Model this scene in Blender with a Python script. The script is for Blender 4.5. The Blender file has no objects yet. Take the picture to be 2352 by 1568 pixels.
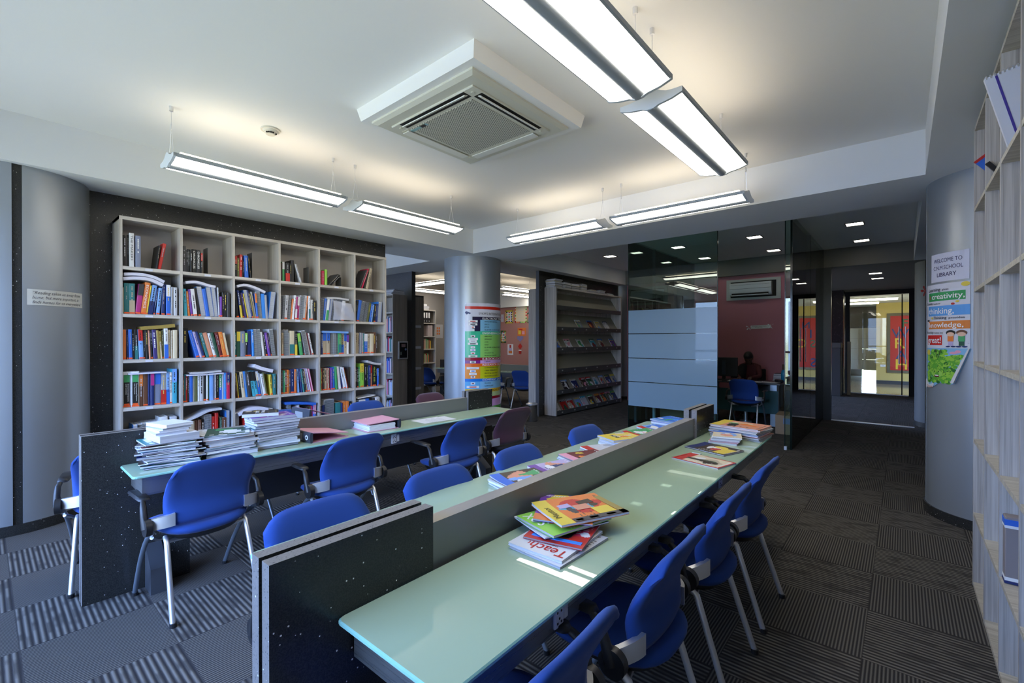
import bpy, math, random
from math import sin, cos, pi, radians as R
from mathutils import Matrix, Vector
sc = bpy.context.scene
col = sc.collection
# ---------------------------------------------------------------- camera, world, light
cam_data = bpy.data.cameras.new('camera')
cam_data.sensor_width = 36; cam_data.lens = 36*1049/2352; cam_data.clip_start = .02; cam_data.clip_end = 300
cam = bpy.data.objects.new('camera', cam_data); col.objects.link(cam)
cam.location = (0, 0, 1.5); cam.rotation_euler = (R(90-.218), 0, R(40.58-90))
sc.camera = cam
sc.view_settings.view_transform = 'Standard'; sc.view_settings.look = 'None'
sc.view_settings.gamma = 1; sc.view_settings.use_curve_mapping = False
sc.view_settings.exposure = 0.35
world = bpy.data.worlds.new('daylight'); sc.world = world; world.use_nodes = True
bgn = world.node_tree.nodes['Background']
wt = world.node_tree; tc = wt.nodes.new('ShaderNodeTexCoord'); sx = wt.nodes.new('ShaderNodeSeparateXYZ'); rp = wt.nodes.new('ShaderNodeValToRGB')
wt.links.new(tc.outputs['Generated'], sx.inputs[0]); mr_ = wt.nodes.new('ShaderNodeMapRange'); mr_.inputs[1].default_value = -1; mr_.inputs[2].default_value = 1
wt.links.new(sx.outputs[2], mr_.inputs[0]); wt.links.new(mr_.outputs[0], rp.inputs[0]); wt.links.new(rp.outputs[0], bgn.inputs[0])
els = rp.color_ramp.elements; els[0].position = .40; els[0].color = (.44, .46, .36, 1); els[1].position = .505; els[1].color = (.78, .90, 1.0, 1)
q_ = els.new(.60); q_.color = (.58, .95, 1.95, 1); q_ = els.new(.49); q_.color = (.44, .46, .36, 1)
bgn.inputs[1].default_value = 9.5
def window_portal(x, y, z, w, h, rz):
    l = bpy.data.lights.new('daylight_portal', 'AREA'); l.shape = 'RECTANGLE'; l.size = w; l.size_y = h
    l.cycles.is_portal = True
    o = bpy.data.objects.new('daylight_portal', l); col.objects.link(o)
    o.location = (x, y, z); o.rotation_euler = (pi/2, 0, rz)
window_portal(-1.28, 3.025, 1.45, 4.65, 2.7, -pi/2)
window_portal(-1.28, 8.3, 1.45, 4.6, 2.7, -pi/2)
LAMP = 7.5      # pendant diffuser strength
UP = 4.5        # pendant uplight strength
# ---------------------------------------------------------------- helpers
class MB:
    def __init__(s): s.v = []; s.f = []; s.m = []; s.M = Matrix.Identity(4)
    def add(s, vs, fs, m=0):
        b = len(s.v)
        s.v += [tuple(s.M @ Vector(p)) for p in vs]
        s.f += [tuple(i+b for i in q) for q in fs]; s.m += [m]*len(fs)
    def box(s, x0, y0, z0, x1, y1, z1, m=0, T=None):
        if x0 > x1: x0, x1 = x1, x0
        if y0 > y1: y0, y1 = y1, y0
        if z0 > z1: z0, z1 = z1, z0
        vs = [(x0,y0,z0),(x1,y0,z0),(x1,y1,z0),(x0,y1,z0),(x0,y0,z1),(x1,y0,z1),(x1,y1,z1),(x0,y1,z1)]
        if T: vs = [tuple(T @ Vector(p)) for p in vs]
        s.add(vs, [(0,3,2,1),(4,5,6,7),(0,1,5,4),(1,2,6,5),(2,3,7,6),(3,0,4,7)], m)
        return s
    def boxm(s, x0, y0, z0, x1, y1, z1, ms):          # materials per face: bottom top -y +x +y -x
        vs = [(x0,y0,z0),(x1,y0,z0),(x1,y1,z0),(x0,y1,z0),(x0,y0,z1),(x1,y0,z1),(x1,y1,z1),(x0,y1,z1)]
        b = len(s.m)
        s.add(vs, [(0,3,2,1),(4,5,6,7),(0,1,5,4),(1,2,6,5),(2,3,7,6),(3,0,4,7)], 0)
        for i in range(6): s.m[b+i] = ms[i]
        return s
    def bbox(s, x0, y0, z0, x1, y1, z1, c=.003, m=0):   # box with chamfered vertical and horizontal edges
        xs = [x0, x1]; ys = [y0, y1]
        def ring(ix, z): return [(x0+ix+c,y0+ix,z),(x1-ix-c,y0+ix,z),(x1-ix,y0+ix+c,z),(x1-ix,y1-ix-c,z),(x1-ix-c,y1-ix,z),(x0+ix+c,y1-ix,z),(x0+ix,y1-ix-c,z),(x0+ix,y0+ix+c,z)]
        s.loft([ring(c, z0), ring(0, z0+c), ring(0, z1-c), ring(c, z1)], m)
        return s
    def loft(s, rings, m=0, caps=True, closed=True):
        n = len(rings[0]); vs = [p for r in rings for p in r]; fs = []
        for i in range(len(rings)-1):
            for j in range(n if closed else n-1):
                k = (j+1) % n
                fs.append((i*n+j, i*n+k, (i+1)*n+k, (i+1)*n+j))
        if caps and closed: fs += [tuple(reversed(range(n))), tuple(range((len(rings)-1)*n, len(rings)*n))]
        s.add(vs, fs, m); return s
    def tube(s, pts, r, n=10, m=0, caps=True):
        pts = [Vector(p) for p in pts]; rings = []
        rr = r if isinstance(r, (list, tuple)) else [r]*len(pts)
        prev = None
        for i, p in enumerate(pts):
            d = (pts[min(i+1, len(pts)-1)] - pts[max(i-1, 0)]).normalized()
            if prev is None:
                a = Vector((0,0,1)) if abs(d.z) < .9 else Vector((1,0,0))
                u = d.cross(a).normalized()
            else: u = (prev - d*prev.dot(d)).normalized()
            prev = u; w = d.cross(u)
            rings.append([tuple(p + (u*cos(2*pi*k/n) + w*sin(2*pi*k/n))*rr[i]) for k in range(n)])
        s.loft(rings, m, caps); return s
    def cyl(s, x, y, z0, z1, r, n=24, m=0, r1=None):
        r1 = r if r1 is None else r1
        s.loft([[(x+r*cos(2*pi*k/n), y+r*sin(2*pi*k/n), z0) for k in range(n)], [(x+r1*cos(2*pi*k/n), y+r1*sin(2*pi*k/n), z1) for k in range(n)]], m); return s
    def disc(s, c, ax, r, h, n=20, m=0):
        ax = Vector(ax).normalized()*h/2; c = Vector(c); s.tube([c-ax, c+ax], r, n, m); return s
    def build(s, name, mats, parent=None, smooth=False, angle=40):
        me = bpy.data.meshes.new(name); me.from_pydata(s.v, [], s.f)
        if not isinstance(mats, (list, tuple)): mats = [mats]
        for q in mats: me.materials.append(q)
        me.polygons.foreach_set('material_index', s.m)
        if smooth:
            me.polygons.foreach_set('use_smooth', [True]*len(s.f))
            me.update(); me.set_sharp_from_angle(angle=R(angle))
        me.update()
        o = bpy.data.objects.new(name, me); col.objects.link(o)
        if parent: o.parent = parent
        return o
def tag(o, label=None, cat=None, group=None, kind=None):
    if label: o['label'] = label
    if cat: o['category'] = cat
    if group: o['group'] = group
    if kind: o['kind'] = kind
    return o
def empty(name, loc=(0,0,0), rz=0, label=None, cat=None, group=None, kind=None):
    o = bpy.data.objects.new(name, None); col.objects.link(o); o.empty_display_size = .1
    o.location = loc; o.rotation_euler = (0, 0, rz); return tag(o, label, cat, group, kind)
def copy_tree(o, parent=None):
    c = o.copy(); col.objects.link(c); c.parent = parent
    for ch in [q for q in o.children]: copy_tree(ch, c)
    return c
def struct(o, label, cat='structure'): return tag(o, label, cat, kind='structure')
def TR(x=0, y=0, z=0, rx=0, ry=0, rz=0):
    return Matrix.Translation((x,y,z)) @ Matrix.Rotation(rz,4,'Z') @ Matrix.Rotation(ry,4,'Y') @ Matrix.Rotation(rx,4,'X')
# ---------------------------------------------------------------- materials
MC = {}
def mat(name, c=(.5,.5,.5), rough=.5, metal=0, spec=.5, emit=None, es=1, coat=0, sheen=0):
    if name in MC: return MC[name]
    m = bpy.data.materials.new(name); m.use_nodes = True; b = m.node_tree.nodes['Principled BSDF']
    b.inputs['Base Color'].default_value = (*c, 1); b.inputs['Roughness'].default_value = rough
    b.inputs['Metallic'].default_value = metal; b.inputs['Specular IOR Level'].default_value = spec
    b.inputs['Coat Weight'].default_value = coat; b.inputs['Sheen Weight'].default_value = sheen
    if emit: b.inputs['Emission Color'].default_value = (*emit, 1); b.inputs['Emission Strength'].default_value = es
    MC[name] = m; return m
class NT:
    def __init__(s, m): s.m = m; s.t = m.node_tree; s.b = s.t.nodes['Principled BSDF']
    def n(s, typ, **kw):
        q = s.t.nodes.new(typ)
        for k, v in kw.items():
            if k.startswith('i_'):
                key = k[2:]; key = int(key) if key.isdigit() else key
                q.inputs[key].default_value = v
            else: setattr(q, k, v)
        return q
    def l(s, a, b): s.t.links.new(a, b)
    def math(s, op, a, b=None, c=None):
        q = s.n('ShaderNodeMath', operation=op)
        for i, x in enumerate((a, b, c)):
            if x is None: continue
            if isinstance(x, (int, float)): q.inputs[i].default_value = x
            else: s.l(x, q.inputs[i])
        return q.outputs[0]
    def mix(s, f, a, b):
        q = s.n('ShaderNodeMix', data_type='RGBA')
        if isinstance(f, (int, float)): q.inputs[0].default_value = f
        else: s.l(f, q.inputs[0])
        for i, x in ((6, a), (7, b)):
            if isinstance(x, tuple): q.inputs[i].default_value = (*x, 1)
            else: s.l(x, q.inputs[i])
        return q.outputs[2]
    def ramp(s, f, stops):
        q = s.n('ShaderNodeValToRGB'); e = q.color_ramp.elements
        while len(e) < len(stops): e.new(.5)
        for k, (p, c) in enumerate(stops): e[k].position = p; e[k].color = (*c, 1) if len(c) == 3 else c
        s.l(f, q.inputs[0]); return q.outputs[0]
    def noise(s, vec, scale, detail=2, rough=.5):
        q = s.n('ShaderNodeTexNoise', i_Scale=scale, i_Detail=detail, i_Roughness=rough); s.l(vec, q.inputs['Vector']); return q.outputs[0]
    def coord(s, k='Object'): return s.n('ShaderNodeTexCoord').outputs[k]
    def mapping(s, vec, scale=(1,1,1), loc=(0,0,0), rot=(0,0,0)):
        q = s.n('ShaderNodeMapping'); q.inputs['Scale'].default_value = scale; q.inputs['Location'].default_value = loc; q.inputs['Rotation'].default_value = rot
        s.l(vec, q.inputs['Vector']); return q.outputs[0]
    def bump(s, h, st=.3, d=.005):
        q = s.n('ShaderNodeBump', i_Strength=st, i_Distance=d); s.l(h, q.inputs['Height']); s.l(q.outputs[0], s.b.inputs['Normal'])
def granite(name, base, speck, dark, rough, mid=None):
    m = mat(name, base, rough, 0, .38); t = NT(m); g = t.n('ShaderNodeNewGeometry').outputs['Position']
    v = t.n('ShaderNodeTexVoronoi', i_Scale=62.0); t.l(g, v.inputs['Vector'])
    v2 = t.n('ShaderNodeTexVoronoi', i_Scale=150.0); t.l(g, v2.inputs['Vector'])
    sc_ = t.n('ShaderNodeSeparateColor'); t.l(v.outputs['Color'], sc_.inputs[0])
    pick = t.math('GREATER_THAN', sc_.outputs[0], .62)
    near = t.math('LESS_THAN', v.outputs['Distance'], t.math('MULTIPLY', sc_.outputs[2], .17))
    s1 = t.math('MULTIPLY', pick, near)
    sc2 = t.n('ShaderNodeSeparateColor'); t.l(v2.outputs['Color'], sc2.inputs[0])
    n = t.noise(g, 260, 2)
    mott = t.ramp(n, [(.38, mid or dark), (.62, base)])
    d2 = t.math('MULTIPLY', t.math('GREATER_THAN', sc2.outputs[1], .8), t.math('LESS_THAN', v2.outputs['Distance'], .3))
    c1 = t.mix(d2, mott, dark)
    c2 = t.mix(s1, c1, speck)
    t.l(c2, t.b.inputs['Base Color']); return m
GRAN = granite('black_granite', (.036,.036,.034), (.85,.85,.8), (.018,.018,.018), .27)
GEDGE = granite('granite_sawn_edge', (.21,.19,.175), (.8,.8,.78), (.03,.03,.03), .45, (.165,.15,.14))
def wood(name, a, b, c, axis=2, sc_=1.0, rough=.45):
    m = mat(name, a, rough); t = NT(m); g = t.n('ShaderNodeNewGeometry').outputs['Position']
    s = [90*sc_]*3; s[axis] = 1.6*sc_
    n = t.noise(t.mapping(g, tuple(s)), 1.0, 4, .6)
    s2 = [22*sc_]*3; s2[axis] = .5
    n2 = t.noise(t.mapping(g, tuple(s2)), 1.0, 2, .5)
    w = t.ramp(t.math('ADD', t.math('MULTIPLY', n, .65), t.math('MULTIPLY', n2, .35)), [(.36, c), (.5, a), (.64, b)])
    t.l(w, t.b.inputs['Base Color']); t.bump(n, .15, .001); return m
WOODV = wood('ash_laminate', (.46,.425,.385), (.57,.54,.50), (.30,.27,.245), 2)
WOODH = wood('ash_laminate_boards', (.50,.46,.415), (.62,.585,.54), (.36,.325,.29), 0)
WOODY = wood('ash_laminate_boards_side', (.50,.46,.38), (.60,.56,.47), (.38,.34,.27), 1)
WOODD = wood('brown_laminate', (.21,.18,.155), (.27,.235,.2), (.15,.125,.105), 2)
WHITE = mat('white_paint', (.76,.77,.765), .75)
CEIL = mat('ceiling_paint', (.80,.80,.785), .85)
PINK = mat('mauve_pink_paint', (.42,.155,.185), .7)
PINK2 = mat('salmon_pink_paint', (.42,.20,.175), .75)
YELLOWW = mat('yellow_paint', (.62,.47,.16), .7)
GREYW = mat('grey_wall', (.30,.28,.27), .8)
STEEL = mat('brushed_steel', (.33,.335,.335), .32, .85)
NT_ = NT(STEEL); NT_.l(NT_.ramp(NT_.noise(NT_.mapping(NT_.n('ShaderNodeNewGeometry').outputs['Position'], (2,2,400)), 1, 3), [(.3,(.25,)*3),(.7,(.42,)*3)]), NT_.b.inputs['Roughness'])
DIVM = mat('grey_divider_laminate', (.22,.225,.215), .38, .25)
DARKP = mat('dark_grey_panel', (.035,.038,.048), .45)
CHROME = mat('satin_chrome', (.74,.75,.78), .36, .8)
ALU = mat('grey_tube_metal', (.55,.57,.60), .3, .9)
TUBED = mat('dark_tube_metal', (.24,.28,.34), .35, .7)
BLKP = mat('black_plastic', (.012,.012,.014), .42)
CLAD = mat('aluminium_composite_cladding', (.36,.39,.42), .38, .55)
PAPER = mat('white_paper', (.80,.80,.80), .8)
PAGES = mat('book_pages', (.70,.68,.62), .85)
def carpet():
    m = mat('carpet_tiles', (.05,.05,.05), 1.0, 0, .02); t = NT(m); g = t.n('ShaderNodeNewGeometry').outputs['Position']
    s = t.n('ShaderNodeSeparateXYZ'); t.l(g, s.inputs[0]); x, y = s.outputs[0], s.outputs[1]
    S = .515
    ux = t.math('DIVIDE', t.math('SUBTRACT', x, .125), S); uy = t.math('DIVIDE', t.math('SUBTRACT', y, .145), S)
    fx = t.math('FLOOR', ux); fy = t.math('FLOOR', uy)
    ch = t.math('FLOORED_MODULO', t.math('ADD', fx, fy), 2.0)
    gx = t.math('FRACT', ux); gy = t.math('FRACT', uy)
    A = t.math('SINE', t.math('MULTIPLY', gx, 2*pi*20))      # coarse ribs along y
    B = t.math('SINE', t.math('MULTIPLY', gy, 2*pi*36))      # fine lines along x
    # broken dashes in the coarse ribs
    cv = t.n('ShaderNodeCombineXYZ'); t.l(t.math('MULTIPLY', t.math('FLOOR', t.math('MULTIPLY', ux, 20.0)), 3.7), cv.inputs[0]); t.l(t.math('MULTIPLY', y, 7.0), cv.inputs[1])
    dn = t.noise(cv.outputs[0], 1.0, 1)
    A2 = t.math('MULTIPLY', t.math('ADD', t.math('MULTIPLY', A, .5), .5), t.ramp(dn, [(.36,(.5,)*3),(.5,(1,)*3)]))
    B2 = t.math('ADD', t.math('MULTIPLY', B, .42), .42)
    mx = t.n('ShaderNodeMix', data_type='FLOAT'); t.l(ch, mx.inputs[0]); t.l(A2, mx.inputs[2]); t.l(B2, mx.inputs[3]); h = mx.outputs[0]
    e = t.math('MINIMUM', t.math('MINIMUM', gx, t.math('SUBTRACT', 1.0, gx)), t.math('MINIMUM', gy, t.math('SUBTRACT', 1.0, gy)))
    seam = t.math('ADD', t.math('MULTIPLY', t.math('GREATER_THAN', e, .006), .45), .55)
    fuzz = t.noise(g, 420, 2, .7)
    hh = t.math('MULTIPLY', t.math('ADD', h, t.math('MULTIPLY', t.math('SUBTRACT', fuzz, .5), .8)), seam)
    c = t.ramp(hh, [(0, (.034,.032,.034)), (.5, (.095,.089,.082)), (1, (.20,.187,.168))])
    t.l(c, t.b.inputs['Base Color']); t.bump(hh, .6, .004); return m
CARPET = carpet()
def glass(name, tint=(.80,.93,.88), refl=1.0, ior=1.5):
    m = bpy.data.materials.new(name); m.use_nodes = True; t = m.node_tree; t.nodes.clear()
    o = t.nodes.new('ShaderNodeOutputMaterial'); tr = t.nodes.new('ShaderNodeBsdfTransparent'); gl = t.nodes.new('ShaderNodeBsdfGlossy')
    tr.inputs[0].default_value = (*tint, 1); gl.inputs['Roughness'].default_value = 0.0; gl.inputs[0].default_value = (1,1,1,1)
    fr = t.nodes.new('ShaderNodeFresnel'); fr.inputs[0].default_value = ior
    mx = t.nodes.new('ShaderNodeMixShader'); t.links.new(fr.outputs[0], mx.inputs[0]); t.links.new(tr.outputs[0], mx.inputs[1]); t.links.new(gl.outputs[0], mx.inputs[2])
    t.links.new(mx.outputs[0], o.inputs[0]); return m
GLASS = glass('clear_green_glass', (.72,.86,.81), 1, 1.65)
GLASSW = glass('window_glass', (.96,.98,.98), 1, 1.3)
GLASST = glass('tinted_door_glass', (.24,.26,.22), 1, 1.5)
GEDG = mat('glass_edge', (.008,.02,.018), .15)
def frosted():
    m = mat('frosted_film', (.28,.43,.56), .28, 0, .6); t = m.node_tree
    b = t.nodes['Principled BSDF']; o = t.nodes['Material Output']
    tr = t.nodes.new('ShaderNodeBsdfTranslucent'); tr.inputs[0].default_value = (.5,.6,.65,1)
    mx = t.nodes.new('ShaderNodeMixShader'); mx.inputs[0].default_value = .25
    t.links.new(b.outputs[0], mx.inputs[1]); t.links.new(tr.outputs[0], mx.inputs[2]); t.links.new(mx.outputs[0], o.inputs[0]); b.inputs['Coat Weight'].default_value = .6; b.inputs['Coat Roughness'].default_value = .02
    return m
FROST = frosted()
TGLASS = mat('back_painted_table_glass', (.385,.50,.35), .010, 0, .5, coat=.0); TGLASS.node_tree.nodes['Principled BSDF'].inputs['Coat Roughness'].default_value = .01
TGEDGE = mat('table_glass_edge', (.28,.55,.47), .08)
BLUE = mat('blue_fabric', (.020,.058,.245), .9, 0, .12, sheen=.10)
NT_ = NT(BLUE); NT_.bump(NT_.noise(NT_.coord(), 900, 1), .12, .001)
MAROON = mat('maroon_fabric', (.055,.012,.028), .85, sheen=.2)
BLKF = mat('black_fabric', (.01,.01,.012), .9)
EMIT = mat('lamp_diffuser', (.9,.9,.88), .4, emit=(1,.94,.83), es=LAMP)
EMITUP = mat('lamp_uplight', (.9,.9,.88), .4, emit=(1,.84,.62), es=UP)
EMITD = mat('downlight_diffuser', (.9,.9,.88), .4, emit=(1,.93,.78), es=9)
EMITF = mat('far_lamp_diffuser', (.9,.9,.88), .4, emit=(1,.90,.72), es=9)
INK = mat('ink_black', (.012,.012,.012), .6)
INKW = mat('ink_white', (.8,.8,.8), .6)
INKY = mat('ink_gold', (.75,.55,.12), .6)
ORG = mat('orange_sticker', (.85,.11,.02), .6)
# ---------------------------------------------------------------- text
def text_mesh(s, size, align='LEFT', xscale=1.0, shear=0, bold=0):
    c = bpy.data.curves.new('t', 'FONT'); c.body = s; c.size = size; c.align_x = align; c.shear = shear; c.offset = 0 if 'M' in s or 'W' in s else min(bold, size*.009); c.resolution_u = 3
    o = bpy.data.objects.new('t', c); col.objects.link(o)
    dg = bpy.context.evaluated_depsgraph_get(); dg.update()
    me = bpy.data.meshes.new_from_object(o.evaluated_get(dg))
    vs = [(v.co.x*xscale, v.co.y, 0) for v in me.vertices]; fs = [tuple(p.vertices) for p in me.polygons]
    bpy.data.objects.remove(o); bpy.data.curves.remove(c); bpy.data.meshes.remove(me)
    return vs, fs
def fit_text(s, w, size, **kw):
    vs, fs = text_mesh(s, size, **kw)
    if not vs: return vs, fs
    xm = max(v[0] for v in vs); k = w/xm if w else 1
    return [(v[0]*k, v[1], 0) for v in vs], fs
# ================================================================ SETTING
FLR = MB().box(-1.6, -1.3, -.1, 16.05, 14.2, 0).build('floor', CARPET); struct(FLR, 'grey-brown ribbed carpet tile floor', 'floor')
LOBM = mat('cream_stone_floor', (.50,.42,.28), .12)
struct(MB().box(16.05, -3, -.1, 24, 8, 0).build('floor', LOBM), 'polished cream stone floor of the lobby beyond the far door', 'floor')
SO = 2.85
def ceil_box(name, x0, y0, x1, y1, z, label, m=CEIL, zt=3.5):
    struct(MB().box(x0, y0, z, x1, y1, zt).build(name, m), label, 'ceiling')
ceil_box('ceiling', -1.6, -.135, 5.04, 5.117, 3.222, 'white recessed ceiling above the reading tables')
ceil_box('ceiling', 5.96, -.135, 10.35, 5.19, 3.19, 'grey-white recessed ceiling above the glass office')
ceil_box('ceiling', -1.6, 6.17, 5.04, 14.2, 3.222, 'white recessed ceiling behind the dark bookcase wall')
ceil_box('ceiling', 5.96, 6.19, 11.4, 14.2, 3.222, 'warm lit ceiling of the room behind the central pillar')
ceil_box('ceiling', 10.35, -1.3, 16.05, 5.19, SO, 'low dark ceiling over the corridor', mat('dark_corridor_ceiling', (.16,.155,.14), .9))  # corridor ceiling gets a darker base colour than the other ceilings
ceil_box('ceiling', 16.05, -3, 24, 8, 2.75, 'lobby ceiling beyond the far door')
BEAM = mat('soffit_paint', (.60,.62,.64), .8)
def beam(x0, y0, x1, y1, label):
    struct(MB().box(x0, y0, SO, x1, y1, 3.5).build('trim_%d' % beam.n, WHITE), label, 'ceiling beam'); beam.n += 1
beam.n = 1
beam(5.04, -1.3, 5.96, 14.2, 'white dropped ceiling beam crossing in front of the glass office')
beam(-1.6, 5.117, 5.04, 6.17, 'white dropped ceiling beam above the tall bookcase')
beam(5.96, 5.19, 16.05, 6.19, 'white dropped ceiling beam above the magazine rack')
beam(-1.6, -1.3, 5.04, -.135, 'white dropped ceiling beam above the right hand shelving')
beam(5.96, -1.3, 10.35, -.135, 'dropped ceiling beam along the corridor edge')
# walls
struct(MB().box(.45, 5.59, 0, 3.76, 5.72, SO).build('wall_back', GRAN), 'dark speckled granite wall behind the tall bookcase', 'wall')
struct(MB().box(-1.6, -.80, 0, 5.2, -.66, SO).build('wall_right', WHITE), 'wall behind the right hand shelving', 'wall')
struct(MB().box(5.7, -.85, 0, 16.05, -.66, SO).build('wall_right', mat('dark_cladding', (.05,.055,.06), .6)), 'dark wall along the right side of the corridor', 'wall')
f = MB(); f.boxm(7.114, 5.40, 0, 10.35, 5.475, SO, [0,0,0,0,0,1]); struct(f.build('wall_magazine', [GRAN, mat('granite_grey_edge', (.10,.105,.12), .3)]), 'dark granite partition wall behind the magazine rack', 'wall')
f = MB(); f.boxm(5.565, 7.37, 0, 5.655, 8.7, SO, [0,0,1,0,0,2]); struct(f.build('wall_partition', [GRAN, mat('dark_granite_end', (.03,.032,.038), .3), granite('grey_granite', (.13,.135,.15), (.9,.9,.9), (.07,.07,.08), .3)]), 'granite fin wall to the left of the central pillar', 'wall')
struct(MB().box(10.45, 1.16, 0, 10.55, 5.19, SO).build('wall_office', PINK), 'mauve pink back wall of the glass office', 'wall')
struct(MB().box(11.2, 6.0, 0, 11.35, 14.2, 2.55).build('wall_pink', PINK2), 'salmon pink display wall in the room behind the pillar', 'wall')
struct(MB().box(11.1, 6.0, 2.55, 11.4, 14.2, 3.3).build('wall_pink', CEIL), 'cream band above the salmon display wall', 'wall')
struct(MB().box(5.0, 10.4, 0, 11.35, 10.55, 3.3).build('wall_far', GREYW), 'grey-brown far wall behind the ring binder shelf', 'wall')
struct(MB().box(-1.6, 11.5, 0, 5.0, 11.65, 3.3).build('wall_far', WHITE), 'white far wall of the room behind the dark bookcase wall', 'wall')
# window wall behind/left of the camera
w = MB()
w.box(-1.6, -1.3, 0, -1.35, .7, 3.3); w.box(-1.6, 5.35, 0, -1.35, 6.0, 3.3); w.box(-1.6, 10.6, 0, -1.35, 11.6, 3.3)
w.box(-1.6, .7, 2.8, -1.35, 5.35, 3.3); w.box(-1.6, 6.0, 2.8, -1.35, 10.6, 3.3); w.box(-1.6, .7, 0, -1.35, 5.35, .1); w.box(-1.6, 6.0, 0, -1.35, 10.6, .1)
struct(w.build('wall_left', WHITE), 'white window wall at the near left end of the library', 'wall')
for k, (a, b) in enumerate(((.7, 5.35), (6.0, 10.6))):
    e = empty('window_%d' % (k+1), (-1.45, (a+b)/2, .1)); struct(e, 'large window letting blue daylight in from the left, %s pillar' % ('before the left' if k == 0 else 'beyond the left'), 'window')
    f = MB(); L = (b-a)/2
    nn = int(round((b-a)/1.19))
    for i in range(nn+1):
        y = -L + 2*L*i/nn; f.box(-.03, max(y-.03, -L), 0, .03, min(y+.03, L), 2.7)
    for z in (0, 1.0, 2.64): f.box(-.03, -L, z, .03, L, z+.06)
    f.build('window_frame', mat('grey_window_frame', (.25,.26,.28), .4, .5), e)
    MB().box(-.004, -L, 0, .004, L, 2.7).build('pane', GLASSW, e)
# outside seen only in reflections
city = mat('pale_concrete', (.45,.46,.50), .8)
b = MB()
for (y, w_, h) in ((2, 6, 5), (12, 7, 12), (22, 8, 6), (34, 9, 17), (-9, 8, 7)): b.box(-42, y, -12, -34, y+w_, h)
tag(b.build('building', city), 'pale concrete buildings outside the windows, seen in the glass reflections', 'building')
# lobby
struct(MB().box(20.0, -3, 0, 20.2, .70, 2.75).build('wall_lobby', YELLOWW), 'yellow lobby wall carrying a letter picture', 'wall')
struct(MB().box(18.0, 1.75, 0, 18.2, 6, 2.75).build('wall_lobby', YELLOWW), 'yellow lobby wall seen through the tinted glass', 'wall')
struct(MB().box(19.97, -3, 0, 20.0, .70, .12).build('baseboard_lobby', mat('dark_skirting', (.05,.05,.055), .5)), 'dark skirting on the yellow lobby wall', 'baseboard')
f = MB(); f.box(23.9, -3, 0, 24, .2, 2.75); f.box(23.9, 1.3, 0, 24, 8, 2.75); f.box(16.05, 7.9, 0, 24, 8, 2.75); f.box(23.9, .2, 1.2, 24, 1.3, 2.75); struct(f.build('wall_lobby', GREYW), 'grey rear wall of the lobby with a bright window', 'wall')
struct(MB().box(16.05, -3.1, 0, 24, -3, 2.75).build('wall_lobby', YELLOWW), 'side wall of the lobby', 'wall')
struct(MB().box(21.9, .7, 2.0, 22.0, 1.75, 2.75).build('wall_lobby', GREYW), 'grey wall above the frosted lobby doors', 'wall')
# columns
def ray_circ(px, cx, cy, r):
    a = R(40.58) - math.atan((px-1176)/1049.); dx, dy = cos(a), sin(a)
    b_ = cx*dx + cy*dy; d = max(0, b_*b_ - (cx*cx+cy*cy-r*r)); t_ = b_ - math.sqrt(d)
    return math.atan2(t_*dy-cy, t_*dx-cx)
def column(cx, cy, label, cuts, r=.477, z0=.08, g=.022):
    e = empty('pillar', (cx, cy, 0), 0, label, 'pillar')
    MB().cyl(0, 0, 0, SO, r-.012, 96).build('core', mat('pillar_joint_black', (.012,.013,.013), .7) if g < .05 else GRAN, e, True)
    MB().cyl(0, 0, 0, z0, r+.012, 64).build('plinth', GRAN, e, True)
    for k in range(len(cuts)):
        a0 = cuts[k]+g; a1 = cuts[(k+1) % len(cuts)] - g
        if a1 < a0: a1 += 2*pi
        n = max(6, int((a1-a0)/.06)); outer = []; rings = []
        for i in range(n+1):
            a = a0 + (a1-a0)*i/n
            rings.append([((r-.011)*cos(a), (r-.011)*sin(a), z0), (r*cos(a), r*sin(a), z0), (r*cos(a), r*sin(a), SO), ((r-.011)*cos(a), (r-.011)*sin(a), SO)])
        MB().loft(rings).build('cladding_panel', CLAD, e, True)
    return e
CC = (5.49, 5.59)
a1 = ray_circ(1036.5, *CC, .477); a2 = ray_circ(1135, *CC, .477)
column(*CC, 'silver-grey clad round pillar in the middle carrying the database list poster', sorted([a1, a2, a1+pi, a2+pi], key=lambda q: q % (2*pi)), g=.049)
CL = (.17, 5.66)
a3 = ray_circ(40, *CL, .49)
column(*CL, 'silver-grey clad round pillar at the left with a small quotation strip', [a3, a3+2*pi/3, a3+4*pi/3], .49, g=.056)
CR = (5.49, -.63)
column(*CR, 'silver-grey clad round pillar at the right with welcome sign and posters', [1.68, 1.68+2*pi/3, 1.68+4*pi/3])
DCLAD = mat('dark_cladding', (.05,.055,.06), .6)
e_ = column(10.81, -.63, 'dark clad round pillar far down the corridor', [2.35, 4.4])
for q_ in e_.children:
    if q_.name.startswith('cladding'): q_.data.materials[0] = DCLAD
column(10.9, 5.62, 'clad round pillar just right of the magazine rack', [2.3, 4.4])
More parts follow.
